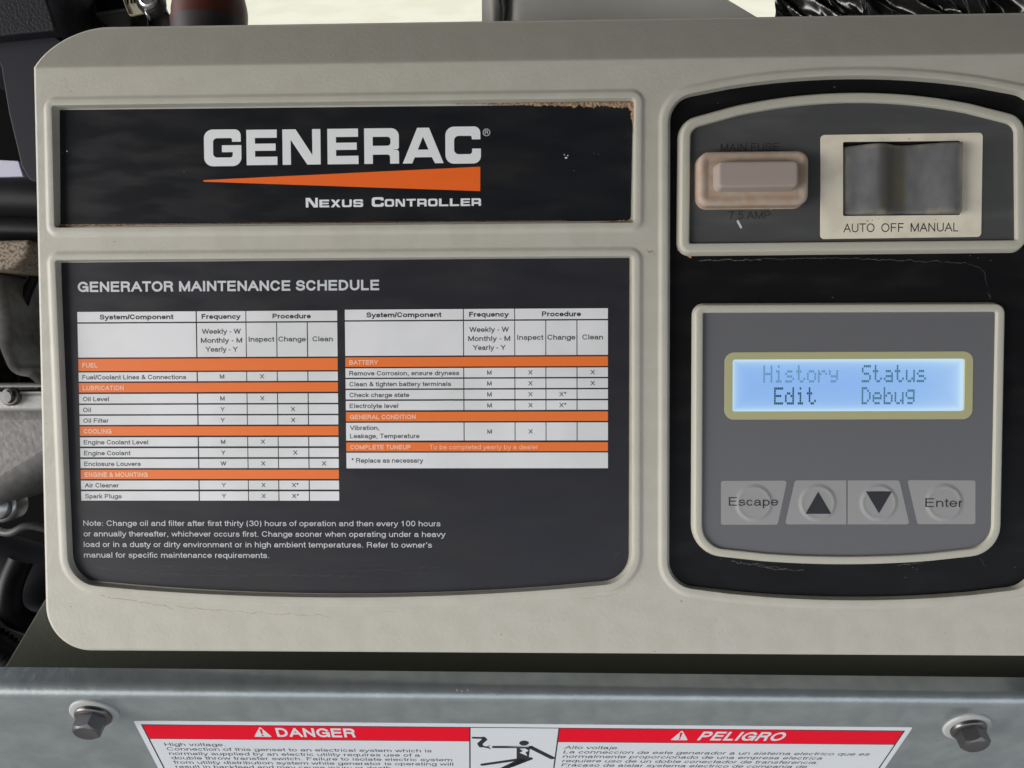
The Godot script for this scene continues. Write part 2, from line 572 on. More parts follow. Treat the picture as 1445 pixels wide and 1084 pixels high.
func mat(called: String, c: Color, rough: float, metal := 0.0, spec := 0.5) -> StandardMaterial3D:
	var m := StandardMaterial3D.new()
	m.resource_name = called
	m.albedo_color = c
	m.roughness = rough
	m.metallic = metal
	m.metallic_specular = spec
	M[called] = m
	return m


func grain(m: StandardMaterial3D, tex: Texture2D, per_m: float, strength: float) -> void:
	m.normal_enabled = true
	m.normal_texture = tex
	m.normal_scale = strength
	m.uv1_triplanar = true
	m.uv1_scale = Vector3.ONE * per_m


func tint(m: StandardMaterial3D, tex: Texture2D, per_m: float) -> void:
	m.albedo_texture = tex
	m.uv1_triplanar = true
	m.uv1_scale = Vector3.ONE * per_m


func make_materials() -> void:
	var leather := noise_tex(0.045, [], [], 3, 3, 6.0)
	var spangle := noise_tex(0.03, [], [], 5, 9, 8.0)
	var m := mat("cream_plastic", Color.WHITE, 0.5)
	tint(m, noise_tex(0.006, [lin(0.475, 0.46, 0.395), lin(0.505, 0.49, 0.425)], [0.25, 0.75], 5, 4), 12.0)
	m.normal_enabled = true
	m.normal_texture = leather
	m.normal_scale = 0.08
	m.uv1_scale = Vector3.ONE * 30.0
	m = mat("cream_frame", lin(0.49, 0.475, 0.40), 0.55)
	grain(m, leather, 40.0, 0.12)
	m = mat("cream_label", Color.WHITE, 0.55)
	tint(m, noise_tex(0.01, [lin(0.76, 0.70, 0.56), lin(0.84, 0.785, 0.645)], [0.2, 0.6], 5, 14), 20.0)
	for film in [["black_film", 0.012, 0.013, 0.016, 0.020, 0.4, 21, 0.42], ["schedule_film", 0.024, 0.024, 0.030, 0.031, 0.45, 22, 0.36], ["fascia_film", 0.009, 0.009, 0.010, 0.016, 0.38, 23, 0.24], ["fuse_film", 0.07, 0.073, 0.072, 0.10, 0.5, 24, 0.35]]:
		m = mat(film[0], Color.WHITE, film[5], 0.0, film[7])
		var a: float = film[1]
		var b: float = film[4]
		m.albedo_texture = noise_tex(0.008, [lin(a, film[2], film[3]), lin(a * 1.1, film[2] * 1.1, film[3] * 1.1), lin(b, b, b * 1.02)], [0.0, 0.55, 0.95], 6, film[6])
		m.uv1_scale = Vector3(0.7, 2.6, 1)
		m.roughness_texture = noise_tex(0.01, [Color(0.75, 0.75, 0.75), Color(1, 1, 1)], [0.3, 0.7], 5, film[6] + 20)
	m = mat("keypad_film", lin(0.135, 0.137, 0.147), 0.5)
	m.normal_enabled = true
	m.normal_texture = leather
	m.normal_scale = 0.06
	m.uv1_scale = Vector3.ONE * 4.0
	mat("key_grey", lin(0.32, 0.318, 0.32), 0.5)
	mat("key_ink", lin(0.02, 0.021, 0.026), 0.5)
	mat("white_ink", lin(0.80, 0.82, 0.83), 0.5)
	m = mat("cell_white", Color.WHITE, 0.5)
	m.albedo_texture = noise_tex(0.004, [lin(0.70, 0.71, 0.72), lin(0.77, 0.78, 0.80)], [0.3, 0.7], 4, 31)
	mat("grey_ink", lin(0.60, 0.62, 0.65), 0.5)
	mat("black_ink", lin(0.015, 0.015, 0.02), 0.5)
	mat("cell_ink", lin(0.028, 0.028, 0.034), 0.5)
	mat("orange_ink", lin(0.86, 0.185, 0.03), 0.45)
	mat("wedge_ink", lin(0.90, 0.145, 0.016), 0.45)
	mat("pale_orange_ink", lin(0.92, 0.56, 0.40), 0.5)
	mat("faint_ink", lin(0.015, 0.015, 0.016), 0.6)
	mat("red_ink", lin(0.76, 0.002, 0.022), 0.5, 0.0, 0.25)
	mat("sticker_white", lin(0.66, 0.69, 0.72), 0.4)
	mat("sticker_ink", lin(0.013, 0.012, 0.02), 0.4)
	m = mat("dust", Color.WHITE, 0.95)
	tint(m, noise_tex(0.03, [lin(0.12, 0.07, 0.04), lin(0.33, 0.21, 0.125), lin(0.5, 0.36, 0.24)], [0.2, 0.5, 0.8], 4, 41), 60.0)
	mat("faint_scratch", lin(0.05, 0.05, 0.055), 0.6)
	mat("grime", lin(0.045, 0.03, 0.02), 0.9)
	mat("fleck", lin(0.62, 0.62, 0.6), 0.8)
	mat("pale_dust", lin(0.085, 0.08, 0.072), 0.9)
	mat("rust_stain", lin(0.36, 0.27, 0.20), 0.8)
	m = mat("boot_rubber", Color.WHITE, 0.75, 0.0, 0.3)
	tint(m, noise_tex(0.012, [lin(0.43, 0.31, 0.225), lin(0.43, 0.335, 0.265), lin(0.44, 0.365, 0.305)], [0.3, 0.5, 0.7], 4, 43), 30.0)
	mat("grip_rubber", lin(0.37, 0.31, 0.275), 0.75, 0.0, 0.3)
	m.subsurf_scatter_enabled = true
	m.subsurf_scatter_strength = 0.03
	m = mat("rocker_plastic", Color.WHITE, 0.6)
	m.albedo_texture = rocker_image()
	m.texture_repeat = false
	mat("well_black", lin(0.03, 0.017, 0.012), 0.8)
	mat("lcd_bezel", lin(0.46, 0.45, 0.245), 0.5)
	m = mat("lcd_screen", lin(0.05, 0.08, 0.12), 0.3)
	m.emission_enabled = true
	m.emission_energy_multiplier = 0.77
	m.emission_texture = lcd_image()
	m.emission = Color.BLACK
	for ink in [["lcd_faint", 0.10, 0.26, 0.42], ["lcd_mid", 0.05, 0.15, 0.24], ["lcd_dark", 0.012, 0.06, 0.10]]:
		m = mat(ink[0], Color.BLACK, 0.5)
		m.emission_enabled = true
		m.emission = lin(ink[1], ink[2], ink[3])
	# metal and the engine bay
	m = mat("galvanised", Color.WHITE, 0.32, 0.7)
	m.albedo_texture = noise_tex(0.007, [lin(0.34, 0.375, 0.385), lin(0.375, 0.41, 0.42), lin(0.42, 0.455, 0.465)], [0.25, 0.5, 0.8], 6, 51)
	m.roughness_texture = noise_tex(0.02, [Color(0.88, 0.88, 0.88), Color(1, 1, 1)], [0.3, 0.7], 5, 52)
	m.normal_enabled = true
	m.normal_texture = spangle
	m.normal_scale = 0.075
	m.uv1_triplanar = true
	m.uv1_scale = Vector3.ONE * 22.0
	mat("bolt_steel", lin(0.16, 0.155, 0.155), 0.33, 0.9)
	mat("bolt_washer", lin(0.40, 0.41, 0.40), 0.6, 0.1)
	m = mat("olive_steel", lin(0.105, 0.11, 0.085), 0.6, 0.0, 0.3)
	grain(m, spangle, 30.0, 0.1)
	m = mat("black_plastic", lin(0.018, 0.018, 0.022), 0.6, 0.0, 0.3)
	grain(m, spangle, 45.0, 0.5)
	mat("navy_plastic", lin(0.022, 0.022, 0.03), 0.6, 0.0, 0.3)
	mat("black_rubber", lin(0.010, 0.010, 0.011), 0.4, 0.0, 0.3)
	mat("bay_black", lin(0.006, 0.006, 0.006), 0.9, 0.0, 0.1)
	mat("liner_black", lin(0.02, 0.02, 0.02), 0.9, 0.0, 0.2)
	m = mat("cast_metal", Color.WHITE, 0.55, 0.3)
	tint(m, noise_tex(0.02, [lin(0.13, 0.125, 0.12), lin(0.155, 0.15, 0.145), lin(0.19, 0.185, 0.18)], [0.2, 0.5, 0.85], 6, 61), 25.0)
	m.normal_enabled = true
	m.normal_texture = spangle
	m.normal_scale = 0.15
	m = mat("tan_casting", Color.WHITE, 0.7)
	tint(m, noise_tex(0.03, [lin(0.07, 0.055, 0.04), lin(0.27, 0.215, 0.155)], [0.3, 0.55], 5, 62), 40.0)
	m = mat("cast_pale", lin(0.33, 0.325, 0.315), 0.5, 0.3)
	grain(m, spangle, 30.0, 0.12)
	mat("silver", lin(0.50, 0.50, 0.50), 0.3, 0.8)
	mat("tag_white", lin(0.55, 0.55, 0.68), 0.4)
	m = mat("brown_hose", lin(0.075, 0.016, 0.010), 0.45)
	mat("grey_duct", lin(0.82, 0.81, 0.76), 0.3, 0.3)
	mat("wire_grey", lin(0.06, 0.06, 0.062), 0.5)
	mat("dark_steel", lin(0.035, 0.033, 0.032), 0.5)
	mat("olive_block", lin(0.02, 0.021, 0.017), 0.45)
	mat("cream_metal", lin(0.62, 0.57, 0.42), 0.5)
	m = mat("bag_film", lin(0.015, 0.015, 0.013), 0.26)
	m.metallic_specular = 0.8
	mat("gravel", lin(0.24, 0.225, 0.2), 0.9)
	m = mat("concrete", Color.WHITE, 0.85)
	m.albedo_texture = noise_tex(0.01, [lin(0.66, 0.60, 0.42), lin(0.70, 0.645, 0.47)], [0.3, 0.7], 6, 71)
	m.uv1_triplanar = true
	m.uv1_world_triplanar = true
	m.uv1_scale = Vector3.ONE * 0.5


# smoke grey plastic, grubby olive dust settled in the dip and along the edges
func rocker_image() -> ImageTexture:
	var fn := FastNoiseLite.new()
	fn.frequency = 0.03
	fn.fractal_octaves = 5
	fn.seed = 44
	var im := Image.create(160, 100, false, Image.FORMAT_RGB8)
	for i in 160:
		for j in 100:
			var u := i / 160.0
			var v := j / 100.0
			var n1 := fn.get_noise_2d(i, j * 0.6)
			var dip := smoothstep(0.26, 0.36, u) * (1.0 - smoothstep(0.5, 0.6, u))
			var edge := maxf(maxf(1.0 - smoothstep(0.0, 0.1, u), smoothstep(0.93, 1.0, u)), maxf(1.0 - smoothstep(0.0, 0.1, v), smoothstep(0.88, 1.0, v)))
			var c := Color(0.155, 0.158, 0.162).lerp(Color(0.12, 0.108, 0.078), clampf(dip * (0.9 + n1), 0, 1))
			c = c.lerp(Color(0.23, 0.215, 0.175), clampf(edge * (0.75 + 1.6 * n1), 0, 1))
			c *= 0.85 + 0.3 * n1
			im.set_pixel(i, j, c.linear_to_srgb())
	return ImageTexture.create_from_image(im)


# the lit face of the display: even blue, paler along the edge-lit rim
func lcd_image() -> ImageTexture:
	var im := Image.create(256, 64, false, Image.FORMAT_RGB8)
	for i in 256:
		for j in 64:
			var e := minf(minf(i, 255 - i) / 256.0 * 65.0, minf(j, 63 - j) / 64.0 * 15.5)
			var g := exp(-e / 0.9)
			g += 0.4 * exp(-(255 - i) / 40.0)
			var c := lin(0.26, 0.475, 0.90).lerp(lin(0.60, 0.82, 1.0), clampf(g + 0.25 * exp(-e / 4.0), 0, 1))
			im.set_pixel(i, j, c)
	return ImageTexture.create_from_image(im)


# ---------------------------------------------------------------- the controller
func bevel_z(p: Vector2) -> float:
	return -0.7 * maxf(0.0, p.y - 83.2)


var op_name: PackedVector2Array
var op_sched: PackedVector2Array
var op_fascia: PackedVector2Array

func make_controller() -> void:
	var c := thing("generator_controller", "cream plastic generator control panel with dark printed labels, lit display and four keys", "control panel", at(Vector3.ZERO))
	op_name = rp([[-135.34, 72.37, 0.8], [-135.32, 38.11, 0.8], [28.77, 38.14, 1.0], [28.94, 72.46, 1.2]])
	var low := arc3(Vector2(-133.52, -63.8), Vector2(-53.62, -67.49), Vector2(28.56, -62.84), 40)
	op_sched = arched([[28.54, 28.87, 1.2], [-135.36, 28.91, 0.8]], low, 9.0)
	var fl := arc3(Vector2(38.01, -63.81), Vector2(89.78, -67.73), Vector2(140.84, -63.85), 30)
	var fu := arc3(Vector2(139.12, 71.72), Vector2(89.15, 77.74), Vector2(37.91, 72.25), 30)
	var fc := []
	for l in [fl, fu]:
		fc += thinned(l, 8.0)
	op_fascia = rp(fc, 10)
	# housing: outline, bevelled top, three rimmed recesses
	var out := rp([[-141.0, -83.7, 13.0], [157.0, -83.7, 13.0], [157.0, 99.4, 16.0], [-141.0, 99.4, 16.0]], 14)
	var m := Mb.new()
	loft(m, out, [[-4.0, -24.0], [0.0, -24.0], [0.0, -1.0], [-0.12, -0.5], [-0.5, -0.12], [-1.0, 0.0]], bevel_z)
	var face := grow(out, -1.0)
	var low_face := Geometry2D.intersect_polygons(face, PackedVector2Array([Vector2(-900, -900), Vector2(900, -900), Vector2(900, 82.6), Vector2(-900, 82.6)]))[0]
	var holes := []
	var rim := [[-0.25, ZF], [0.0, 0.3], [0.06, 0.5], [0.22, 0.56], [1.45, 0.56], [1.75, 0.5], [2.3, 0.12], [2.6, 0.02], [2.9, 0.0]]
	for o in [op_name, op_sched, op_fascia]:
		holes.append(grow(o, 2.9))
		loft(m, o, rim)
		fill(m, grow(o, -0.25), ZF)
	fill(m, low_face, 0.0, holes)
	var ys := [82.6, 82.9, 83.2, 83.6, 84.2, 98.4]
	var slope := [0.0, 0.12, 0.38, 0.6, 0.7, 0.7]
	for i in ys.size() - 1:
		for bit in Geometry2D.intersect_polygons(face, PackedVector2Array([Vector2(-900, ys[i]), Vector2(900, ys[i]), Vector2(900, ys[i + 1] + (3.0 if i == 4 else 0.0)), Vector2(-900, ys[i + 1] + (3.0 if i == 4 else 0.0))])):
			var t := Geometry2D.triangulate_polygon(bit)
			for k in range(0, t.size(), 3):
				var q := []
				var nn := []
				for a in 3:
					var xy: Vector2 = bit[t[k + a]]
					var u := clampf(inverse_lerp(ys[i], ys[i + 1], xy.y), 0, 1)
					q.append(v3(xy, bevel_z(xy)))
					nn.append(Vector3(0, lerpf(slope[i], slope[i + 1], u), 1))
				m.tri(q[0], q[1], q[2], nn[0], nn[1], nn[2])
	part(c, "housing", m, M.cream_plastic)
	make_nameplate(c)
	make_schedule(c)
	make_fascia(c)
	make_housing_marks(c)


func make_nameplate(c: Node3D) -> void:
	var film := rp([[-134.5, 71.85, 0.3], [-134.98, 39.08, 0.3], [27.92, 39.03, 1.3], [28.49, 71.46, 0.3]])
	var np := part(c, "nameplate", plate(film, ZL, 0.14), M.black_film)
	var z := ZL + 0.03
	var top := 65.58
	var bot := 55.63
	for g in [["G", -92.99, 10.7, 0.2], ["E", -80.81, 8.81, 0.0], ["N", -70.5, 10.87, 0.0], ["E", -57.67, 8.82, 0.0],
			["R", -47.2, 9.86, 0.0], ["A", -36.29, 11.58, 0.0], ["C", -24.19, 10.03, 0.2]]:
		var m := Mb.new()
		glyph_into(m, g[0], Rect2(g[1], bot - g[3], g[2], top - bot + 2 * g[3]), z)
		part(np, "letter", m, M.white_ink)
	var wedge := Mb.new()
	fill(wedge, rp([[-93.29, 51.55, 0], [-93.29, 51.11, 0], [-14.41, 47.69, 0], [-14.37, 54.52, 0]]), z)
	part(np, "orange_wedge", wedge, M.wedge_ink)
	var reg := Mb.new()
	var ro := Vector2(-12.56, 64.08)
	var circle := PackedVector2Array()
	for i in 28:
		circle.append(ro + Vector2.from_angle(TAU * i / 28) * 1.05)
	fill(reg, circle, z, [grow(circle, -0.17)])
	text_mesh(reg, "R", 15.0, ro.x, ro.y - 0.58, 1.16, 0.0, z, 1)
	part(np, "registered_mark", reg, M.grey_ink)
	var y0 := 43.55
	for word in [["N", -64.04, 3.45, 2.7], ["EXUS", -60.15, 12.48, 2.15], ["C", -45.2, 3.43, 2.7], ["ONTROLLER", -41.51, 27.3, 2.15]]:
		var k: int = word[0].length()
		var step: float = (word[2] + 0.42) / k
		for i in k:
			var m := Mb.new()
			glyph_into(m, word[0][i], Rect2(word[1] + step * i, y0, step - 0.42, word[3]), z)
			part(np, "small_letter", m, M.white_ink)
	# dirt caught along the film's edges
	deposit(np, Vector2(-21.81, 71.89), Vector2(28.49, 71.62), 0.2, 1.85, 3, 0.0)
	deposit(np, Vector2(28.59, 71.46), Vector2(28.49, 63.01), 1.9, 0.15, 4, 0.0)
	deposit(np, Vector2(28.02, 38.93), Vector2(17.98, 38.9), 0.9, 0.1, 5, 0.0)
	deposit(np, Vector2(-135.04, 38.98), Vector2(-90.9, 38.97), 0.7, 0.15, 6, 0.0)
	deposit(np, Vector2(-90.9, 38.97), Vector2(10.01, 38.93), 0.18, 0.12, 7, 0.0)
	specks(np, "paint_fleck", [Vector2(9.84, 56.81), Vector2(10.34, 57.4), Vector2(9.35, 57.61), Vector2(-132.61, 60.16)], [0.42, 0.28, 0.22, 0.3], ZL + 0.02, M.fleck)
	specks(np, "dust_fleck", [Vector2(-133.85, 59.67), Vector2(17.59, 57.82), Vector2(18.98, 57.6), Vector2(6.68, 64.05), Vector2(9.27, 70.72), Vector2(27.11, 62.63), Vector2(12.02, 53.14), Vector2(-98.82, 54.09)], [0.3, 0.22, 0.2, 0.15, 0.22, 0.18, 0.2, 0.3], ZL + 0.015, M.pale_dust)


func make_schedule(c: Node3D) -> void:
	var low := arc3(Vector2(-135.06, -62.88), Vector2(-54.24, -67.05), Vector2(27.38, -62.56), 40)
	var film := arched([[27.57, 28.66, 0.3], [-135.01, 28.46, 0.3]], low, 8.0)
	var sp := part(c, "maintenance_schedule", plate(film, ZL, 0.14), M.schedule_film)
	var z := ZL + 0.03
	text(sp, "GENERATOR MAINTENANCE SCHEDULE", bold, -130.31, 20, 2.97, 86.96, z, M.grey_ink)
	for t in 2:
		var right := t == 1
		var cx: Array = [[-130.61, -96.22], [-95.87, -81.83], [-81.58, -73.01], [-72.74, -64.19], [-63.9, -55.45]]
		if right:
			cx = [[-53.23, -19.52], [-19.25, -4.96], [-4.72, 3.85], [4.09, 12.65], [12.91, 21.51]]
		var rows: Array = [["head", 14.31, 11.34], ["sub", 10.94, 1.22], ["FUEL", 0.79, -2.68], ["Fuel/Coolant Lines & Connections", -3.09, -5.71, "M", "X", "", ""],
			["LUBRICATION", -6.14, -8.84], ["Oil Level", -9.31, -12.03, "M", "X", "", ""], ["Oil", -12.46, -15.16, "Y", "", "X", ""], ["Oil Filter", -15.59, -18.24, "Y", "", "X", ""],
			["COOLING", -18.69, -21.36], ["Engine Coolant Level", -21.85, -24.48, "M", "X", "", ""], ["Engine Coolant", -25, -27.61, "Y", "", "X", ""], ["Enclosure Louvers", -28.1, -30.76, "W", "X", "", "X"],
			["ENGINE & MOUNTING", -31.23, -33.91], ["Air Cleaner", -34.38, -36.96, "Y", "X", "X*", ""], ["Spark Plugs", -37.49, -40.18, "Y", "X", "X*", ""]]
		if right:
			rows = [["head", 14.51, 11.51], ["sub", 11.11, 1.36], ["BATTERY", 0.93, -1.8], ["Remove Corrosion, ensure dryness", -2.2, -4.88, "M", "X", "", "X"],
				["Clean & tighten battery terminals", -5.28, -7.98, "M", "X", "", "X"], ["Check charge state", -8.4, -11.08, "M", "X", "X*", ""], ["Electrolyte level", -11.52, -14.2, "M", "X", "X*", ""],
				["GENERAL CONDITION", -14.69, -17.37], ["Vibration,|Leakage, Temperature", -17.78, -22.89, "M", "X", "", ""], ["COMPLETE TUNEUP", -23.42, -25.98], ["* Replace as necessary", -26.37, -30.85]]
		var z2 := z + 0.03
		for r in rows:
			var what: String = r[0]
			var top: float = r[1]
			var bot: float = r[2]
			var mid := (top + bot) / 2
			if what == "head":
				for s in [[0, 0, "System/Component"], [1, 1, "Frequency"], [2, 4, "Procedure"]]:
					cell(sp, cx[s[0]][0], bot, cx[s[1]][1], top, z)
					text(sp, s[2], bold, (cx[s[0]][0] + cx[s[1]][1]) / 2, mid - 0.72, 1.42, [21.43, 11.27, 11.01][s[0]], z2, M.black_ink, 1)
			elif what == "sub":
				for s in 5:
					cell(sp, cx[s][0], bot, cx[s][1], top, z)
				for k in 3:
					text(sp, ["Weekly - W", "Monthly - M", "Yearly - Y"][k], small, (cx[1][0] + cx[1][1]) / 2, mid + 1.75 - 2.56 * k, 1.45, [11.28, 11.89, 9.33][k], z2, M.cell_ink, 1)
				for k in 3:
					text(sp, ["Inspect", "Change", "Clean"][k], small, (cx[2 + k][0] + cx[2 + k][1]) / 2, mid - 0.55, 1.45, [7.36, 7.86, 5.8][k], z2, M.cell_ink, 1)
			elif what == what.to_upper():
				var band := Mb.new()
				box2(band, cx[0][0], bot, cx[4][1], top, z)
				part(sp, "orange_band", band, M.orange_ink)
				text(sp, what, bold, cx[0][0] + 1.15, mid - 0.72, 1.32, -0.96, z2, M.pale_orange_ink)
				if what.begins_with("COMPLETE"):
					text(sp, "To be completed yearly by a dealer", sans, -29.34, mid - 0.72, 1.35, 30.96, z2, M.pale_orange_ink)
			elif what.begins_with("*"):
				cell(sp, cx[0][0], bot, cx[4][1], top, z)
				text(sp, what, small, cx[0][0] + 1.5, mid - 0.65, 1.35, 20.58, z2, M.cell_ink)
			else:
				for s in 5:
					cell(sp, cx[s][0], bot, cx[s][1], top, z)
				var lines := what.split("|")
				for k in lines.size():
					text(sp, lines[k], small, cx[0][0] + 1.1, mid - 0.72 + (1.2 - 2.35 * k if lines.size() == 2 else 0.0), 1.3, -1.08, z2, M.cell_ink)
				for s in 4:
					if r[3 + s]:
						var m := Mb.new()
						var nudge: float = 0.5 if what == "Engine Coolant" and s == 2 else 0.0
						text_mesh(m, "X" if r[3 + s] == "X*" else r[3 + s], small, (cx[1 + s][0] + cx[1 + s][1]) / 2 + nudge, mid - 0.62, 1.25, 0.0, z2, 1)
						if r[3 + s] == "X*":
							fill(m, star((cx[1 + s][0] + cx[1 + s][1]) / 2 + 1.05, mid + 0.35), z2)
						part(sp, "lettering", m, M.cell_ink)
	for k in 4:
		text(sp, ["Note: Change oil and filter after first thirty (30) hours of operation and then every 100 hours", "or annually thereafter, whichever occurs first. Change sooner when operating under a heavy",
			"load or in a dusty or dirty environment or in high ambient temperatures. Refer to owner’s", "manual for specific maintenance requirements."][k], sans,
			-130.16, [-47.54, -50.63, -53.72, -56.82][k], 1.58, [103.83, 105.26, 101.33, 54.13][k], z, M.grey_ink)
	specks(sp, "dust_fleck", [Vector2(-26.18, 19.21), Vector2(-19.14, 17.57), Vector2(-56.22, -41.89), Vector2(1.84, -22.58), Vector2(13.92, -15.54), Vector2(18.92, -50.97), Vector2(-7.11, -38.19), Vector2(-104.96, -59.48), Vector2(-92.54, -60.68)], [0.12, 0.14, 0.18, 0.12, 0.1, 0.14, 0.12, 0.14, 0.16], ZL + 0.015, M.pale_dust)
	for s in [[Vector2(-126.83, -59.54), Vector2(-122.05, -60.56), 0.14], [Vector2(-118.5, -60.34), Vector2(-101.89, -61.95), 0.10], [Vector2(-105, -61.75), Vector2(-82.21, -62.3), 0.09], [Vector2(-80.14, -61.67), Vector2(-57.47, -61.81), 0.08], [Vector2(-134.43, -53.75), Vector2(-132.84, -57.48), 0.12], [Vector2(23.15, -56.66), Vector2(25.16, -55.03), 0.12], [Vector2(25.16, -57.27), Vector2(26.17, -55.43), 0.1], [Vector2(-51.3, -60.56), Vector2(-26.74, -59.46), 0.08]]:
		scratch(sp, "scratch", s[0], s[1], s[2], ZL + 0.015, M.pale_dust)
	for i in 26:
		var a := Vector2(-133.09, -58.93) + Vector2(rng.randf() * 96.0, -rng.randf() * 3.6)
		scratch(sp, "scratch", a, a + Vector2(rng.randf_range(4.0, 16.0), rng.randf_range(-0.5, 0.5)), rng.randf_range(0.04, 0.08), ZL + 0.01 + 0.0004 * i, M.faint_scratch)


func cell(sp: Node3D, x0: float, y0: float, x1: float, y1: float, z: float) -> void:
	var m := Mb.new()
	box2(m, x0, y0, x1, y1, z)
	part(sp, "table_cell", m, M.cell_white)


func star(x: float, y: float) -> PackedVector2Array:
	var p := PackedVector2Array()
	for i in 12:
		p.append(Vector2(x, y) + Vector2.from_angle(TAU * i / 12.0 + PI / 2) * (0.34 if i % 2 == 0 else 0.2))
	return p


func box2(m: Mb, x0: float, y0: float, x1: float, y1: float, z: float) -> void:
	m.flat(Vector3(x0, y0, z), Vector3(x1, y0, z), Vector3(x1, y1, z), Vector3(x0, y1, z), Vector3(0, 0, 1))


# a crust of dried dirt along a to b, w0 to w1 wide, ragged on its inner side (to the right of a to b)
func deposit(parent: Node3D, a: Vector2, b: Vector2, w0: float, w1: float, seed_: int, zb := 0.0) -> void:
	var m := Mb.new()
	var k := int(a.distance_to(b) / 0.35) + 4
	var d := (b - a).normalized()
	var side := Vector2(d.y, -d.x)
	var pos := []
	for i in k + 1:
		var t := float(i) / k
		var w := lerpf(w0, w1, t) * (0.75 + 0.5 * bump_noise.get_noise_2d(i * 9.0, seed_ * 50.0) + 0.35 * bump_noise.get_noise_2d(i * 37.0, seed_ * 80.0))
		var row := []
		for j in 5:
			var u := j / 4.0
			var q := a.lerp(b, t) + side * (w * u - 0.35)
			var hgt := 0.42 * (1.0 - u * u) * minf(1.0, lerpf(w0, w1, t)) * (0.8 + 1.1 * bump_noise.get_noise_2d(q.x * 60.0, q.y * 60.0))
			row.append(v3(q, ZL + zb + 0.01 + maxf(hgt, 0.0)))
		pos.append(row)
	grid(m, pos)
	part(parent, "dirt_crust", m, M.dust)


# smooth surface over a grid of points, facing +z
func grid(m: Mb, pos: Array) -> void:
	var norm := []
	for i in pos.size():
		var row := []
		for j in pos[i].size():
			var du: Vector3 = pos[mini(i + 1, pos.size() - 1)][j] - pos[maxi(i - 1, 0)][j]
			var dv: Vector3 = pos[i][mini(j + 1, pos[i].size() - 1)] - pos[i][maxi(j - 1, 0)]
			var nn := du.cross(dv)
			row.append((nn if nn.z > 0 else -nn).normalized())
		norm.append(row)
	for i in pos.size() - 1:
		for j in pos[i].size() - 1:
			m.quad(pos[i][j], pos[i + 1][j], pos[i + 1][j + 1], pos[i][j + 1], norm[i][j], norm[i + 1][j], norm[i + 1][j + 1], norm[i][j + 1])


func specks(parent: Node3D, called: String, where: Array, size: Array, z: float, material: Material) -> void:
	for i in where.size():
		var p := PackedVector2Array()
		var k := 7
		var ph := rng.randf() * TAU
		for j in k:
			p.append(where[i] + Vector2.from_angle(ph + TAU * j / k) * size[i] * rng.randf_range(0.55, 1.1) * Vector2(1.0, 0.85))
		var m := Mb.new()
		loft(m, p, [[0, z - 0.01], [-size[i] * 0.3, z + size[i] * 0.15]])
		fill(m, grow(p, -size[i] * 0.3), z + size[i] * 0.15)
		part(parent, called, m, material)


func scratch(parent: Node3D, called: String, a: Vector2, b: Vector2, w: float, z: float, material: Material) -> void:
	var m := Mb.new()
	var k := int(a.distance_to(b) / 0.5) + 3
	var side := (b - a).normalized().orthogonal()
	var last := [Vector3.ZERO, Vector3.ZERO]
	for i in k + 1:
		var t := float(i) / k
		var q := a.lerp(b, t) + side * bump_noise.get_noise_2d(a.x * 70.0 + i * 6.0, a.y * 40.0) * 0.7
		var hw := w * 0.5 * (0.25 + absf(bump_noise.get_noise_2d(i * 45.0, a.x * 33.0)) * 2.0) * (1.0 if i > 0 and i < k else 0.1)
		var now := [v3(q - side * hw, z), v3(q + side * hw, z)]
		if i > 0:
			m.flat(last[0], now[0], now[1], last[1], Vector3(0, 0, 1))
		last = now
	part(parent, called, m, material)


func ring(c: Node3D, called: String, outline: PackedVector2Array, z0: float, top: float, width: float, foot: float) -> void:
	var m := Mb.new()
	loft(m, outline, [[0.0, z0], [-foot * 0.85, top - 0.3], [-foot - 0.1, top - 0.06], [-foot - 0.4, top], [-width + 0.4, top], [-width + 0.1, top - 0.1], [-width, top - 0.35], [-width - 0.15, z0 + 0.1]])
	part(c, called, m, M.cream_frame)


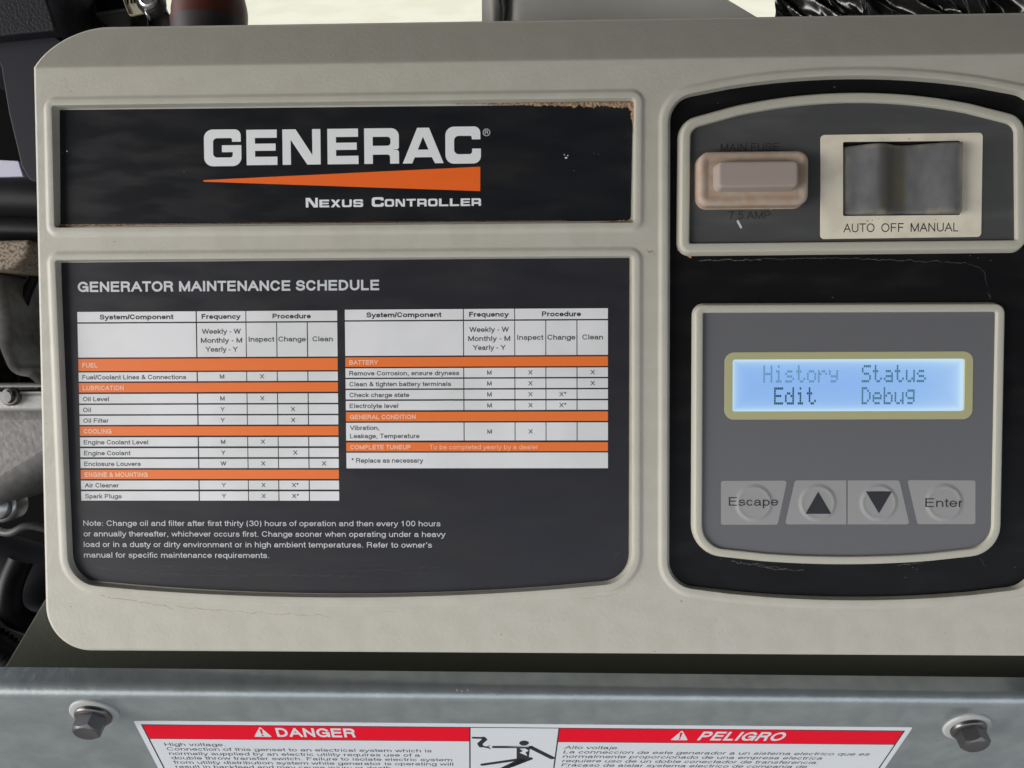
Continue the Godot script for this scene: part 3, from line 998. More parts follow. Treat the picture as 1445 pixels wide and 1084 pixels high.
func make_fascia(c: Node3D) -> void:
	var fl := arc3(Vector2(38.95, -63.75), Vector2(90.83, -67.42), Vector2(141.9, -63.6), 30)
	var fu := arc3(Vector2(140.2, 71.99), Vector2(90.21, 77.79), Vector2(38.95, 72.41), 30)
	var fc := []
	for l in [fl, fu]:
		fc += thinned(l, 7.2)
	var fp := part(c, "control_fascia", plate(rp(fc, 10), ZL, 0.14), M.fascia_film)
	specks(fp, "dust_fleck", [Vector2(84.3, 75.43), Vector2(52.14, 71.36), Vector2(84.32, 17.13), Vector2(122.11, 28.5), Vector2(124.36, 27.89), Vector2(127.77, 27.18), Vector2(39.8, 46.93), Vector2(53.47, -56.79), Vector2(108.47, -59.57), Vector2(105.24, -61.9), Vector2(135.74, -58.99), Vector2(59.07, -57.59), Vector2(76.43, -58.55), Vector2(107.38, -59.07), Vector2(43.55, -22.04), Vector2(133.86, 9.92)],
		[0.32, 0.2, 0.28, 0.2, 0.2, 0.25, 0.12, 0.2, 0.25, 0.25, 0.2, 0.22, 0.18, 0.2, 0.14, 0.14], ZL + 0.015, M.pale_dust)
	for s in [[Vector2(46.78, 27.68), Vector2(64.56, 27.95), 0.35], [Vector2(64.56, 27.95), Vector2(89.13, 27.96), 0.16], [Vector2(89.13, 27.96), Vector2(114.55, 26.79), 0.2], [Vector2(114.55, 26.79), Vector2(121.75, 26.34), 0.2], [Vector2(121.75, 26.34), Vector2(125.87, 24.35), 0.14], [Vector2(125.87, 24.35), Vector2(126.71, 19.82), 0.14], [Vector2(127.12, 18.44), Vector2(127.54, 16.27), 0.3],
			[Vector2(56.07, -57.39), Vector2(65.07, -58.79), 0.3], [Vector2(65.07, -58.99), Vector2(77.04, -60.17), 0.3], [Vector2(102.82, -58.48), Vector2(110.72, -57.65), 0.22], [Vector2(62.07, -57.98), Vector2(72.06, -59.58), 0.16], [Vector2(125.88, -56.4), Vector2(127.88, -58.81), 0.12]]:
		scratch(fp, "dust_line", s[0], s[1], s[2], ZL + 0.012, M.pale_dust)
	deposit(fp, Vector2(41.22, 31.1), Vector2(44.79, 28.49), 0.9, 0.8, 12)
	# fuse and switch bay
	var bu := arc3(Vector2(135.79, 66.4), Vector2(89.58, 73.8), Vector2(40.94, 66.4), 30)
	var bc := [[40.65, 28.97, 3.6], [136.69, 29.21, 3.6]]
	var bezel := rp(bc + thinned(bu, 6.5), 10)
	ring(c, "fuse_bezel", bezel, ZL, 0.7, 3.2, 0.9)
	var fpanel := part(c, "fuse_panel", plate(grow(bezel, -3.05), -0.5, 0.3, [rp([[86.22, 59.9, 0.5], [86.41, 39.54, 0.5], [118.43, 39.55, 0.5], [118.15, 59.83, 0.5]], 5)]), M.fuse_film)
	text(fpanel, "MAIN FUSE", sans, 52.67, 57.6, 2.34, 16.02, -0.48, M.faint_ink)
	text(fpanel, "7.5 AMP", sans, 54.91, 38.95, 2.22, 11.56, -0.48, M.faint_ink)
	var fleck := Mb.new()
	limb(fleck, Vector2(57.47, 38.35), Vector2(58.36, 36.68), 0.62, -0.46)
	part(fpanel, "paint_fleck", fleck, M.fleck)
	for s in [[Vector2(49.41, 42.45), Vector2(67.04, 41.9), 0.9], [Vector2(51.77, 40.07), Vector2(55.3, 40.14), 0.25], [Vector2(66.08, 39.36), Vector2(70.96, 40.29), 0.2], [Vector2(46.46, 43.65), Vector2(49.41, 42.45), 0.8]]:
		scratch(fpanel, "dust_line", s[0], s[1], s[2], -0.46, M.pale_dust if s[2] < 0.5 else M.dust)
	specks(fpanel, "dust_fleck", [Vector2(50.79, 38.71), Vector2(59.82, 37.06), Vector2(71.33, 42.25), Vector2(49.91, 65.13), Vector2(126.05, 54.17)], [0.2, 0.12, 0.16, 0.22, 0.14], -0.48, M.pale_dust)
	make_fuse_cover(c)
	make_switch(c)
	# keypad
	var kl := arc3(Vector2(44.97, -55.19), Vector2(88.2, -58.19), Vector2(130.93, -54.98), 30)
	var kc := [[131.18, 15.57, 3.3], [45.04, 15.74, 3.3]]
	var kb := rp(kc + thinned(kl, 9.5), 10)
	ring(c, "keypad_bezel", kb, ZL, 0.55, 2.75, 0.7)
	var over := part(c, "keypad_overlay", plate(grow(kb, -2.7), -0.4, 0.3, [rrect(Rect2(53.99, -16.99, 68.6, 18.91), 2.7, 10)]), M.keypad_film)
	make_keys(over)
	make_display(c)


func make_keys(over: Node3D) -> void:
	var z := -0.37
	var keys := [
		{"q": [[53.11, -34.28, 0.6], [71.54, -34.18, 0.7], [69, -46.65, 0.7], [53.16, -46.67, 0.6]], "o": Vector2(62.35, -40.49), "t": "Escape"},
		{"q": [[73.75, -34.12, 0.8], [88.02, -34.12, 0.1], [88.14, -46.52, 0.1], [71.05, -46.54, 0.7]], "o": Vector2(80.09, -40.42), "t": "up"},
		{"q": [[88.42, -34.12, 0.1], [102.68, -34.12, 0.8], [105.63, -46.49, 0.7], [88.49, -46.52, 0.1]], "o": Vector2(97.04, -40.35), "t": "down"},
		{"q": [[104.91, -34.04, 0.6], [123.67, -34.13, 0.6], [123.85, -46.39, 0.6], [107.86, -46.45, 0.7]], "o": Vector2(115.11, -40.34), "t": "Enter"}]
	for k in keys:
		var o: Vector2 = k.o
		var lift := func(p: Vector2) -> float:
			var r := p.distance_to(o)
			return 0.02 + 0.34 * (1.0 - smoothstep(4.3, 5.5, r)) - 0.10 * (1.0 - smoothstep(3.6, 4.7, r))
		var m := Mb.new()
		fill(m, rp(k.q, 6), z)
		var prof := []
		for i in 27:
			var r := 5.7 - 5.7 * i / 26.0
			prof.append([maxf(r, 0.001), z - 0.01 + lift.call(o + Vector2(r, 0)) - (0.03 if i == 0 else 0.0)])
		lathe(m, v3(o, 0), prof, 56)
		part(over, "key", m, M.key_grey, {"Escape": "left key printed Escape", "up": "key with an up arrow", "down": "key with a down arrow", "Enter": "right key printed Enter"}[k.t])
		var ink := Mb.new()
		if k.t == "Escape":
			text_mesh(ink, "Escape", sans, 55.31, -41.26, 2.41, 13.8, z + 0.03, 0, lift)
		elif k.t == "Enter":
			text_mesh(ink, "Enter", sans, 109.88, -41.55, 2.45, 10.11, z + 0.03, 0, lift)
		else:
			var tri: Array = [Vector2(80.14, -37.22), Vector2(76.64, -43.51), Vector2(83.82, -43.5)] if k.t == "up" else [Vector2(97.04, -43.37), Vector2(93.32, -37.16), Vector2(100.56, -37.15)]
			var rows := 14
			for i in rows:
				for j in 2 * i + 1:
					var q := []
					for e in [[i, j / 2], [i + 1, j / 2], [i + 1, j / 2 + 1], [i, j / 2 + 1]]:
						var a: Vector2 = tri[0].lerp(tri[1], float(e[0]) / rows)
						var b: Vector2 = tri[0].lerp(tri[2], float(e[0]) / rows)
						q.append(a if e[0] == 0 else a.lerp(b, float(e[1]) / e[0]))
					var w: Array = [q[0], q[1], q[2]] if j % 2 == 0 else [q[0], q[2], q[3]]
					for e in 3:
						w[e] = v3(w[e], z + 0.03 + lift.call(w[e]))
					var up := Vector3(0, 0, 1)
					ink.tri(w[0], w[1], w[2], up, up, up)
		part(over, "lettering" if k.t.length() > 4 else "arrow", ink, M.key_ink)


func make_display(c: Node3D) -> void:
	var outer := rrect(Rect2(53.99, -16.99, 68.6, 18.91), 2.7, 10)
	var inner := rrect(Rect2(56.22, -14.77, 64.1, 14.65), 0.7, 6)
	var m := Mb.new()
	loft(m, outer, [[0, -0.4], [0, -0.33], [-0.06, -0.28]])
	fill(m, grow(outer, -0.06), -0.28, [inner])
	loft(m, inner, [[-0.02, -0.95], [0.0, -0.28]])
	part(c, "display_bezel", m, M.lcd_bezel)
	var s := part(c, "display_screen", lcd_face(inner), M.lcd_screen)
	# five by seven dot characters, rows from the top, one bit per dot
	var font := {"H": [17, 17, 17, 31, 17, 17, 17], "i": [4, 0, 12, 4, 4, 4, 14], "s": [0, 0, 14, 16, 14, 1, 30], "t": [8, 8, 28, 8, 8, 9, 6], "o": [0, 0, 14, 17, 17, 17, 14], "r": [0, 0, 22, 25, 16, 16, 16], "y": [0, 0, 17, 17, 15, 1, 14],
		"S": [15, 16, 16, 14, 1, 1, 30], "a": [0, 0, 14, 1, 15, 17, 15], "u": [0, 0, 17, 17, 17, 19, 13], "E": [31, 16, 16, 30, 16, 16, 31], "d": [1, 1, 13, 19, 17, 17, 15], "D": [28, 18, 17, 17, 17, 18, 28], "e": [0, 0, 14, 17, 31, 16, 14], "b": [16, 16, 22, 25, 17, 17, 30], "g": [0, 15, 17, 17, 15, 1, 14]}
	var z := -0.93
	var x0 := 64.9
	var pitch := 27.34 / 9.0
	var dot := pitch / 5.95
	var rowh := 4.89 / 7.0
	for word in [["History", 0, 0, "lcd_faint"], ["Status", 9, 0, "lcd_mid"], ["Edit", 1, 1, "lcd_dark"], ["Debug", 9, 1, "lcd_mid"]]:
		var d := Mb.new()
		for i in word[0].length():
			var bits: Array = font[word[0][i]]
			for r in 7:
				for k in 5:
					if bits[r] & (16 >> k):
						var px: float = x0 + (word[1] + i) * pitch + k * dot
						var py: float = -1.8 - word[2] * 6.16 - (r + 1) * rowh
						box2(d, px + 0.03, py + 0.03, px + dot - 0.03, py + rowh - 0.03, z)
		part(s, "lettering", d, M[word[3]])


func lcd_face(inner: PackedVector2Array) -> Mb:
	var m := Mb.new()
	var p := grow(inner, 0.05)
	fill(m, p, -0.95)
	var lo := p[0]
	var hi := p[0]
	for q in p:
		lo = lo.min(q)
		hi = hi.max(q)
	for i in m.v.size():
		m.uv[i] = Vector2((m.v[i].x * 1000.0 - lo.x) / (hi.x - lo.x), 1.0 - (m.v[i].y * 1000.0 - lo.y) / (hi.y - lo.y))
	return m


func make_fuse_cover(c: Node3D) -> void:
	var r := Rect2(45.77, 41.91, 29.71, 14.73)
	var p := rrect(r, 2.9, 10)
	var m := Mb.new()
	loft(m, p, [[0.25, -0.48], [0.2, -0.4], [0.0, -0.3], [0.0, 3.0], [-0.12, 3.5], [-0.5, 3.85], [-1.0, 3.95], [-1.7, 3.9], [-2.3, 3.55], [-2.8, 3.5]])
	fill(m, grow(p, -2.8), 3.5)
	var fc := part(c, "fuse_cover", m, M.boot_rubber, "pinkish rubber cap over the main fuse")
	var g := rrect(Rect2(50.17, 46.05, 21.45, 7.03), 1.4, 8)
	var k := Mb.new()
	loft(k, g, [[0.5, 3.4], [0.3, 4.2], [0.0, 6.6], [-0.12, 7.0], [-0.45, 7.2], [-1.2, 7.15]])
	fill(k, grow(g, -1.2), 7.15)
	part(fc, "grip", k, M.grip_rubber)


func make_switch(c: Node3D) -> void:
	var z := -0.35
	var p := rp([[80.09, 61.91, 1.1], [80.25, 33.24, 1.1], [124.27, 33.5, 1.1], [124.31, 62.02, 1.1]], 8)
	var hole := rp([[86.22, 59.9, 0.5], [86.41, 39.54, 0.5], [118.43, 39.55, 0.5], [118.15, 59.83, 0.5]], 5)
	var m := Mb.new()
	loft(m, p, [[0, z - 0.15], [0, z - 0.03], [-0.04, z]])
	fill(m, grow(p, -0.04), z, [hole])
	var sl := part(c, "switch_label", m, M.cream_label)
	var yb := 35.03
	text(sl, "AUTO", sans, 86.53, yb, 2.42, 8.55, z + 0.02, M.key_ink)
	text(sl, "OFF", sans, 96.93, yb, 2.42, 6.11, z + 0.02, M.key_ink)
	text(sl, "MANUAL", sans, 104.98, yb, 2.42, 12.96, z + 0.02, M.key_ink)
	var well := Mb.new()
	loft(well, hole, [[0.0, -8.0], [0.0, z]])
	fill(well, hole, -8.0)
	part(sl, "switch_well", well, M.well_black)
	specks(sl, "dirt_speck", [Vector2(93.13, 38.11), Vector2(94.48, 38.3), Vector2(96.23, 38.67), Vector2(104.3, 60.57), Vector2(111.73, 38.34), Vector2(120.18, 41.19)], [0.25, 0.2, 0.2, 0.25, 0.15, 0.14], z + 0.01, M.dust)
	# rocker, pressed on its left side
	var r := Rect2(85.98, 39.79, 31.78, 19.35)
	var stops := [[0.0, -1.5], [0.03, -1.1], [0.12, -0.3], [0.22, 1.2], [0.29, 1.8], [0.35, 1.5], [0.45, 0.0], [0.53, -0.5], [0.6, -0.25], [0.8, 1.4], [0.92, 2.2], [1.0, 1.9]]
	var pos := []
	var nx := 90
	for i in nx + 1:
		var t := float(i) / nx
		var k := 0
		while k < stops.size() - 2 and t > stops[k + 1][0]:
			k += 1
		var s0: Array = stops[maxi(k - 1, 0)]
		var s3: Array = stops[mini(k + 2, stops.size() - 1)]
		var zt := cubic_interpolate_in_time(stops[k][1], stops[k + 1][1], s0[1], s3[1], clampf(inverse_lerp(stops[k][0], stops[k + 1][0], t), 0, 1), stops[k + 1][0] - stops[k][0], s0[0] - stops[k][0], s3[0] - stops[k][0])
		var row := []
		var inset := 0.0
		for e in [[-6.0, 0.0], [-1.2, 0.0], [-0.5, 0.12], [-0.16, 0.4], [-0.03, 0.8], [0.0, 1.4]]:
			row.append(Vector3(r.position.x + r.size.x * t, r.position.y + e[1] + inset, zt + e[0]))
		for j in range(1, 8):
			row.append(Vector3(r.position.x + r.size.x * t, r.position.y + 1.4 + (r.size.y - 2.8) * j / 8.0, zt - 0.12 * sin(PI * j / 8.0)))
		for e in [[0.0, 1.4], [-0.03, 0.8], [-0.16, 0.4], [-0.5, 0.12], [-1.2, 0.0], [-6.0, 0.0]]:
			row.append(Vector3(r.position.x + r.size.x * t, r.end.y - e[1], zt + e[0]))
		pos.append(row)
	var rk := Mb.new()
	grid(rk, pos)
	for e in [0, nx]:
		for j in pos[e].size() - 1:
			var a: Vector3 = pos[e][j]
			var b: Vector3 = pos[e][j + 1]
			rk.flat(a, b, Vector3(b.x, b.y, -8), Vector3(a.x, a.y, -8), Vector3(-1 if e == 0 else 1, 0, 0))
	for i in rk.v.size():
		rk.uv[i] = Vector2((rk.v[i].x * 1000.0 - r.position.x) / r.size.x, (r.end.y - rk.v[i].y * 1000.0) / r.size.y)
	part(c, "rocker_switch", rk, M.rocker_plastic)


func make_housing_marks(c: Node3D) -> void:
	var z := 0.012
	for s in [[Vector2(-131.96, -64.85), Vector2(-122.89, -67.91), 0.18], [Vector2(-122.89, -67.91), Vector2(-109.48, -69.71), 0.2], [Vector2(-109.48, -69.71), Vector2(-103.1, -71.13), 0.2], [Vector2(-103.09, -70.51), Vector2(-85.82, -71.87), 0.16], [Vector2(-85.82, -71.87), Vector2(-58.17, -73.08), 0.16], [Vector2(13.74, -67.99), Vector2(23.76, -66.33), 0.14], [Vector2(23.76, -66.33), Vector2(28.36, -63.07), 0.1], [Vector2(-46.94, -71.7), Vector2(-38.79, -71.46), 0.1]]:
		scratch(c, "rust_line", s[0], s[1], s[2], z, M.rust_stain)
	specks(c, "dirt_speck", [Vector2(42.05, -68.38), Vector2(-9.04, -78.16), Vector2(-6.17, -67.45), Vector2(-133.33, -70.63), Vector2(115.58, -77.02), Vector2(48.74, -73.92), Vector2(50.34, -75.12), Vector2(51.72, -73.5), Vector2(53.53, -76.53), Vector2(56.1, -73.48), Vector2(59.07, -71.85), Vector2(52.74, -77.34), Vector2(70.37, -70.79), Vector2(-56.06, 85.48), Vector2(15.9, 77.66), Vector2(-130.05, 76.45), Vector2(-118.32, 34.09), Vector2(-139.17, -17.71), Vector2(34.59, -82.71), Vector2(40.34, -65.45), Vector2(52.12, -74.1)],
		[0.24, 0.2, 0.16, 0.16, 0.14, 0.1, 0.12, 0.12, 0.14, 0.12, 0.12, 0.12, 0.14, 0.2, 0.16, 0.16, 0.22, 0.16, 0.18, 0.2, 0.1], z, M.grime)
	for strip in [[Rect2(-138.0, -81.0, 285.0, 7.5), 34], [Rect2(-139.5, -60.0, 3.0, 138.0), 8], [Rect2(34.5, -68.0, 4.5, 130.0), 8], [Rect2(-135.0, 77.0, 270.0, 5.0), 8]]:
		for i in strip[1]:
			specks(c, "dirt_speck", [strip[0].position + strip[0].size * Vector2(rng.randf(), rng.randf())], [0.05 + 0.09 * rng.randf() * rng.randf()], z, M.grime)
	specks(c, "clay_speck", [Vector2(32.82, 29.93), Vector2(33.61, 30.12), Vector2(34.2, 29.42), Vector2(32.23, 30.52), Vector2(30.26, 31.13)], [0.55, 0.45, 0.3, 0.25, 0.2], z, M.rust_stain)


# ---------------------------------------------------------------- galvanised panel below
func make_sheet() -> void:
	var frame := PANEL * Transform3D(Basis(Vector3(0.99837, -0.02495, -0.05135), Vector3(0.05051, 0.80521, 0.59084), Vector3(0.02660, -0.59247, 0.80516)), Vector3(-0.00628, -0.10440, -0.00600))
	var t := thing("galvanised_panel", "galvanised steel panel with rolled top edge, hex bolts and danger sticker", "metal panel", frame)
	var prof := [Vector2(0, -95.0), Vector2(0, 6.5)]
	for i in range(1, 9):
		var a := PI / 2 * i / 8
		prof.append(Vector2(-4.0 + 4.0 * cos(a), 6.5 + 4.0 * sin(a)))
	prof.append(Vector2(-7.6, 10.5))
	prof.append(Vector2(-7.7, 9.3))
	prof.append(Vector2(-4.5, 9.2))
	var m := Mb.new()
	var dirs := []
	for i in prof.size() - 1:
		var d: Vector2 = (prof[i + 1] - prof[i]).normalized()
		dirs.append(Vector2(d.y, -d.x))
	var xs := []
	for i in 41:
		xs.append(-230.0 + 460.0 * i / 40)
	for i in prof.size() - 1:
		var n0: Vector2 = dirs[i]
		var n1: Vector2 = dirs[i]
		if i > 0 and dirs[i].dot(dirs[i - 1]) > 0.6:
			n0 = dirs[i] + dirs[i - 1]
		if i < dirs.size() - 1 and dirs[i].dot(dirs[i + 1]) > 0.6:
			n1 = dirs[i] + dirs[i + 1]
		for j in xs.size() - 1:
			m.quad(Vector3(xs[j], prof[i].y, prof[i].x), Vector3(xs[j + 1], prof[i].y, prof[i].x), Vector3(xs[j + 1], prof[i + 1].y, prof[i + 1].x), Vector3(xs[j], prof[i + 1].y, prof[i + 1].x),
				Vector3(0, n0.y, n0.x), Vector3(0, n0.y, n0.x), Vector3(0, n1.y, n1.x), Vector3(0, n1.y, n1.x))
	part(t, "sheet", m, M.galvanised)
	for s in [[Vector2(-120.8, -0.25), 0.2], [Vector2(137.26, -3.64), 0.55]]:
		bolt(t, s[0], s[1])
	sticker(t)
	specks(t, "dirt_speck", [Vector2(-4.39, 11.15), Vector2(131.49, -12.47), Vector2(-140.3, -27.74)], [0.25, 0.2, 0.2], 0.02, M.grime)
	specks(t, "dirt_speck", [Vector2(-15.84, 13.56), Vector2(-14.45, 13.21), Vector2(-12.84, 13.61)], [0.4, 0.35, 0.4], 0.02, M.rust_stain)


func bolt(t: Node3D, o: Vector2, turn: float) -> void:
	var w := Mb.new()
	lathe(w, v3(o, 0), [[7.0, 0.0], [6.9, 0.5], [6.5, 0.75], [3.0, 0.8]], 48)
	var washer := part(t, "washer", w, M.bolt_washer)
	var h := Mb.new()
	lathe(h, v3(o, 0.8), [[5.2, 0.0], [5.2, 0.7], [5.0, 1.05], [4.3, 1.3], [3.4, 1.5]], 48)
	var hex := PackedVector2Array()
	for i in 6:
		hex.append(o + Vector2.from_angle(turn + TAU * i / 6) * 4.35)
	for i in 6:
		var a := hex[i]
		var b := hex[(i + 1) % 6]
		var nn := v3(((a + b) / 2 - o).normalized(), 0)
		for k in 6:
			var p := a.lerp(b, k / 6.0)
			var q := a.lerp(b, (k + 1) / 6.0)
			# the top chamfer cuts the corners lower than the flats
			var zp := 6.2 - (p.distance_to(o) - 3.55) * 0.75
			var zq := 6.2 - (q.distance_to(o) - 3.55) * 0.75
			h.flat(v3(p, 1.6), v3(q, 1.6), v3(q, zq), v3(p, zp), nn)
			var np := v3((p - o).normalized() * 0.6, 0.8)
			var nq := v3((q - o).normalized() * 0.6, 0.8)
			h.quad(v3(p, zp), v3(q, zq), v3(o + (q - o).normalized() * 3.3, 6.38), v3(o + (p - o).normalized() * 3.3, 6.38), np, nq, nq, np)
	lathe(h, v3(o, 0), [[3.3, 6.38], [3.0, 6.3], [0.01, 6.22]], 48)
	part(t, "hex_bolt", h, M.bolt_steel)


func sticker(t: Node3D) -> void:
	var L := -109.24
	var R := 119.41
	var T := -6.45
	var B := T - 92.0
	var z := 0.12
	var base := part(t, "danger_sticker", plate(rrect(Rect2(L - 1.7, B - 1.7, R - L + 3.4, T - B + 3.6), 0.6, 4), z, 0.1), M.sticker_white)
	var z1 := z + 0.02
	var z2 := z + 0.045
	var z3 := z + 0.07
	var m1 := -12.07
	var m2 := 14.69
	var rb := -14.74
	var ink := Mb.new()
	var e := 0.42
	for bar in [[L, T - e, R, T], [L, B, L + e, T - e], [R - e, B, R, T - e], [m1 - e, B, m1, T - e], [m2 - e, B, m2, T - e], [L + e, B, m1 - e, B + e], [m1, B, m2 - e, B + e], [m2, B, R - e, B + e], [L + e, rb - 0.3, m1 - e, rb], [m2, rb - 0.3, R - e, rb]]:
		box2(ink, bar[0], bar[1], bar[2], bar[3], z1)
	part(base, "border", ink, M.sticker_ink)
	for s in [[L + e, m1 - e], [m2, R - e]]:
		var red := Mb.new()
		box2(red, s[0], rb, s[1], T - e, z1)
		part(base, "red_band", red, M.red_ink)
	var yb := -13.11
	var cap := -7.87 - yb
	text(base, "DANGER", bold, -70.22, yb, cap, -46.72 - -70.22, z2, M.sticker_white)
	text(base, "PELIGRO", bold, 57.13, yb - 0.1, cap, 83.17 - 57.13, z2, M.sticker_white, 0, 0.22)
	for x in [-74.56, 51.64]:
		var tri := Mb.new()
		fill(tri, rp([[x - 2.7, yb - 0.1, 0.3], [x + 2.7, yb - 0.1, 0.3], [x, yb + cap * 1.12, 0.3]], 4), z2)
		part(base, "warning_triangle", tri, M.sticker_white)
		var mark := Mb.new()
		fill(mark, rp([[x - 0.22, yb + 0.3 * cap, 0], [x + 0.22, yb + 0.3 * cap, 0], [x + 0.4, yb + 0.85 * cap, 0.1], [x - 0.4, yb + 0.85 * cap, 0.1]], 3), z3)
		box2(mark, x - 0.28, yb + 0.08 * cap, x + 0.28, yb + 0.22 * cap, z3)
		part(base, "exclamation_mark", mark, M.red_ink)
	var step := 2.82
	var ly := -19.21
	var lines := ["High voltage.", "Connection of this genset to an electrical system which is", "normally supplied by an electric utility requires use of a", "double throw transfer switch. Failure to isolate electric system", "from utility distribution system while generator is operating will", "result in backfeed and may cause injury or death."]
	var wid := [-86.98 - -105.2, -24.2 - -105.3, -27.81 - -105.19, -17.88 - -105.18, -17.56 - -105.17, -36.66 - -105.16]
	for i in lines.size():
		text(base, lines[i], sans, -105.2, ly - step * i, 1.98, wid[i], z1, M.sticker_ink)
	var es := ["Alto voltaje.", "La conneccion de este generador a un sistema electrico que es", "normalmente proporcionado de una empresa electrica", "requiere uso de un doble conectador de transferencia.", "Fracaso de aislar systema electrico de compania de", "distribution mientras generador este operando."]
	var wes := [33.79 - 16.72, 113.13 - 16.69, 98.9 - 16.67, 98.42 - 16.67, 95.45 - 16.65, 87.12 - 16.66]
	for i in es.size():
		text(base, es[i], sans, 16.75, ly - step * i, 1.98, wes[i], z1, M.sticker_ink, 0, 0.18)
	# falling figure struck by a bolt of current
	var man := Mb.new()
	var head := PackedVector2Array()
	var ho := Vector2(4.3, -15.77)
	for i in 24:
		head.append(ho + Vector2.from_angle(TAU * i / 24) * 1.5)
	fill(man, head, z1)
	for l in [[Vector2(-4.88, -18.36), Vector2(6.7, -18.18), 1.35], [Vector2(6.72, -18.58), Vector2(13.49, -24.98), 1.7], [Vector2(4.82, -25.57), Vector2(-8.28, -29.69), 1.5], [Vector2(4.4, -26.04), Vector2(-9.34, -40.48), 2.2], [Vector2(6.6, -25.54), Vector2(0.96, -30.26), 1.8]]:
		limb(man, l[0], l[1], l[2], z1)
	fill(man, rp([[2.08, -17.55, 0.2], [2.39, -26.07, 0.2], [6.18, -26.01, 0.2], [6.25, -17.92, 0.2]], 3), z1 + 0.004)
	part(base, "falling_figure", man, M.sticker_ink)
	var flash := Mb.new()
	fill(flash, rp([[3.02, -19.3, 0], [4.17, -20.61, 0], [3.12, -21.75, 0], [5.63, -23.74, 0], [4.98, -21.49, 0], [5.92, -20.36, 0], [4.77, -19.05, 0]], 2), z2)
	fill(flash, rp([[-1.61, -18.05, 0], [5.82, -18.11, 0], [5.8, -17.67, 0]], 2), z2)
	part(base, "lightning_flash", flash, M.sticker_white)
	var bolt_path := Mb.new()
	var pth := [Vector2(-11.22, -12.78), Vector2(-8.21, -12.86), Vector2(-7.77, -13.8), Vector2(-9.26, -16.41), Vector2(-8.81, -17.94), Vector2(-6.62, -18.7)]
	for i in pth.size() - 1:
		limb(bolt_path, pth[i], pth[i + 1], [1.1, 1.5, 1.6, 1.5, 0.9][i], z1 + 0.002 * i)
	limb(bolt_path, Vector2(-7.07, -18.35), Vector2(-6.2, -17.46), 0.35, z1)
	limb(bolt_path, Vector2(-6.84, -18.7), Vector2(-5.95, -19.66), 0.35, z1 + 0.002)
	part(base, "current_symbol", bolt_path, M.sticker_ink)


func limb(m: Mb, a: Vector2, b: Vector2, w: float, z: float) -> void:
	var d := (b - a).normalized()
	var p := PackedVector2Array()
	for i in 9:
		p.append(b + Vector2.from_angle(d.angle() - PI / 2 + PI * i / 8) * w / 2)
	for i in 9:
		p.append(a + Vector2.from_angle(d.angle() + PI / 2 + PI * i / 8) * w / 2)
	fill(m, p, z)


# ---------------------------------------------------------------- engine bay behind
func solid(called: String, label: String, category: String, corners: Array, z: float, depth: float, r: float, material: Material) -> Node3D:
	var lo := Vector2(INF, INF)
	for c in corners:
		lo = lo.min(Vector2(c[0], c[1]))
	var o := thing(called, label, category, at(Vector3(lo.x, lo.y, z - depth)))
	var moved := []
	for c in corners:
		moved.append([c[0] - lo.x, c[1] - lo.y, c[2]])
	part(o, "body", block(rp(moved, 6), depth, depth, r), material)
	return o


